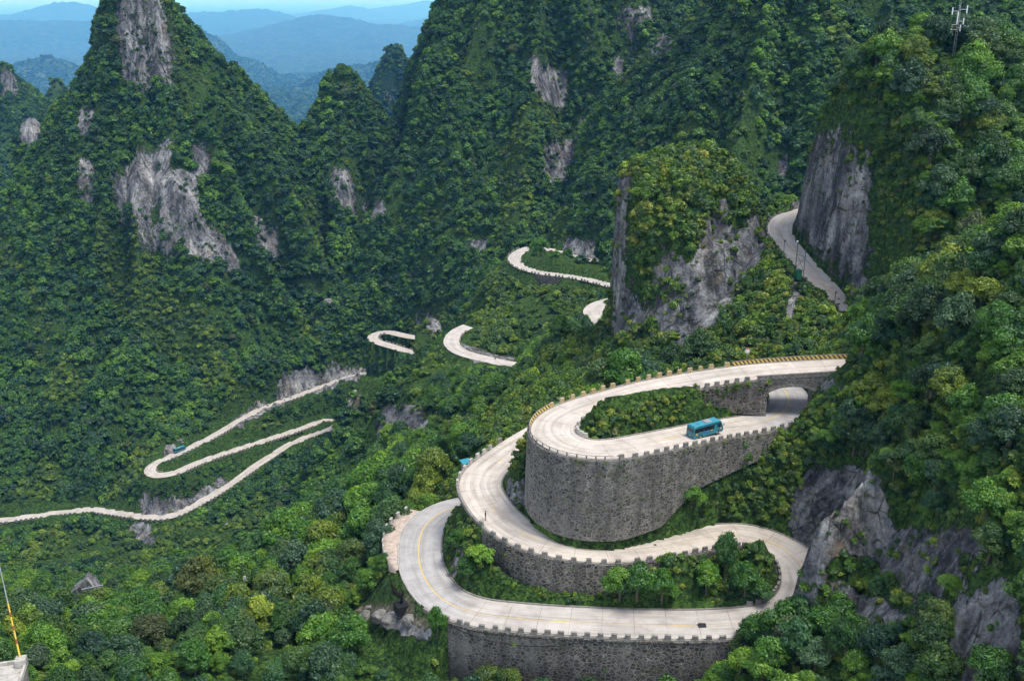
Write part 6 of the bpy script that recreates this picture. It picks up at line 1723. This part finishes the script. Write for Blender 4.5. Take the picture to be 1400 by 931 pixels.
feat(1038, 818, 143, (0.8, 0.8, 0.6), 'low tree at the right tip of the leafy island', CRG[1])
feat(658, 775, 151, (0.85, 0.8, 0.8), 'yellow green tree against the left end of the middle wall', CRL[1])
feat(640, 790, 151, (0.8, 0.8, 0.7), 'dark bush tree inside the lower left bend', CRG[1])
feat(625, 750, 151, (0.6, 0.6, 0.7), 'small green tree at the inner edge of the lower left bend', CRG[0])
feat(945, 690, 156, (0.95, 0.8, 0.8), 'bright tree in front of the right end of the tall curved wall', CRG[2])
feat(598, 872, 137, (0.6, 0.6, 1.1), 'thin young tree at the left end of the lowest wall', CRG[0])
feat(1018, 616, 161.5, 0.38, 'small flowering bush just below the bus stretch', CRL[0])
feat(738, 352, 470, 1.9, 'rounded green tree above the far hairpin', CRG[1])
for k, (px_, py_, s_) in enumerate(((1012, 905, 1.0), (1040, 893, 1.15), (1068, 880, 1.2), (1092, 866, 1.1), (1125, 880, 1.0), (1052, 925, 1.1), (1090, 905, 1.2), (1025, 880, 0.8), (1078, 858, 0.75), (1112, 880, 0.8))):
    feat(px_, py_, 120, (s_, s_, s_ * 1.1), '%s tree from the left in the clump hiding the end of the lowest road' % ordinal(k + 1), CRG[k % 3])
# ivy and weeds hanging over the walls
rw = np.random.RandomState(77); wp, wr, ws = [], [], []
def fringe(R, i0, i1, side, foot, dens, low=1.2, out_=0.9):
    for i in range(i0, i1):
        for k in range(rw.poisson(dens)):
            f = rw.rand(); zt = R['P'][i, 2]
            z_ = zt - abs(rw.normal()) * low if foot is None else foot + abs(rw.normal()) * 0.6
            hh_ = (zt - z_) * 0.03
            q2 = R['P'][i, :2] + R['N'][i] * side * (R['w'] / 2 + out_ + hh_ + rw.rand() * 0.2) + R['T'][i] * rw.rand()
            wp.append((q2[0], q2[1], z_)); wr.append((rw.normal() * 0.4, rw.normal() * 0.4, rw.rand() * 6.28)); ws.append(np.array([1, 1, 1]) * rw.uniform(0.12, 0.5) * (1 if foot is None else 1.5))
W0, W1_, W2_, W3_ = WALLS[:4]
UPP = UP['P'][::2]
def offroad(q, m=0.7): return (np.hypot(UPP[:, 0] - q[0], UPP[:, 1] - q[1]) + 99 * (np.abs(UPP[:, 2] - zat(q[0], q[1])) > 2.5)).min() > UP['w'] / 2 + m
def bank(i0, i1, side, maxd, dens, lo=0.35, hi=1.0, d0=0.5):
    ds = np.linspace(d0, maxd, 50)
    for i in range(i0, i1):
        q2 = UP['P'][i, :2][None] + UP['N'][i][None] * side * (UP['w'] / 2 + ds)[:, None]
        zz = np.minimum.accumulate(zat(q2[:, 0], q2[:, 1]))
        for k in range(rw.poisson(dens)):
            tz = rw.uniform(zz[-1], zz[0] - 0.1); j = int(np.argmax(zz <= tz))
            q3 = q2[j] + UP['T'][i] * (rw.rand() - 0.5)
            if not offroad(q3): continue
            wp.append((q3[0], q3[1], tz - 0.2)); wr.append((rw.normal() * 0.4, rw.normal() * 0.4, rw.rand() * 6.28)); ws.append(np.ones(3) * rw.uniform(lo, hi))
bank(nearest_i(UP, 925, 598, iH, iU), nearest_i(UP, 1078, 552, iBus, iU + 6), -1, 7.5, 16, 0.4, 1.1)
bank(nearest_i(UP, 930, 523, iB1, iH), nearest_i(UP, 800, 556, iB1, iH), 1, 4.0, 3, 0.35, 0.8)
bank(nearest_i(UP, 700, 615, iU + 20), nearest_i(UP, 683, 709, iM0, iM2), -1, 6.5, 6, 0.4, 1.0)
bank(nearest_i(UP, 668, 640, iM0 - 6, iM2), nearest_i(UP, 740, 740, iM0, iM2), 1, 2.0, 1.5, 0.3, 0.6)
fringe(UP, W0[1], W0[2], 1, None, 0.12, 2.5); fringe(UP, W1_[1], W1_[2], -1, None, 0.3, 1.2); fringe(UP, W2_[1], W2_[2], -1, None, 0.5, 1.0)
for i in range(W2_[1], WALL2_END):              # foot of the tall wall and the ledge line across it
    for k in range(rw.poisson(4.5)):
        ft = W2_[4][i - W2_[1]]; q2 = UP['P'][i, :2] - UP['N'][i] * (UP['w'] / 2 + 1.3 + rw.rand() * 2.2) + UP['T'][i] * rw.rand()
        if not offroad(q2, 0.5): continue
        wp.append((q2[0], q2[1], float(zat(q2[0], q2[1])) - 0.1)); wr.append((0.2, 0.1, rw.rand() * 6)); ws.append(np.ones(3) * rw.uniform(0.2, 0.75))
    if rw.rand() < 0.5:
        zt = UP['P'][i, 2]; q2 = UP['P'][i, :2] - UP['N'][i] * (UP['w'] / 2 + 1.0); wp.append((q2[0], q2[1], zt - 7.5 + rw.normal() * 0.4)); wr.append((0.2, 0.1, rw.rand() * 6)); ws.append(np.ones(3) * rw.uniform(0.1, 0.28))
for i in range(W1_[1], W1_[2]):
    for k in range(rw.poisson(4)):
        ft = W1_[4][i - W1_[1]]; q2 = UP['P'][i, :2] - UP['N'][i] * (UP['w'] / 2 + 1.3 + rw.rand() * 2.5) + UP['T'][i] * rw.rand()
        if not offroad(q2, 0.5): continue
        wp.append((q2[0], q2[1], float(zat(q2[0], q2[1])) - 0.1)); wr.append((0.2, 0.1, rw.rand() * 6)); ws.append(np.ones(3) * rw.uniform(0.2, 0.7))
for i in range(W3_[1], W3_[2]):
    for k in range(rw.poisson(2.5)):
        q2 = UP['P'][i, :2] + UP['N'][i] * (UP['w'] / 2 + 0.9 + rw.rand() * 0.4); wp.append((q2[0], q2[1], UP['P'][i, 2] - rw.rand() * 2.0)); wr.append((0.4, 0.3, rw.rand() * 6)); ws.append(np.ones(3) * rw.uniform(0.2, 0.6))
scatter_object('wall_plants', np.array(wp), np.array(wr), np.array(ws), rw.randint(0, 6, len(wp)), K_BUSH, 'weeds and creepers on the retaining walls')
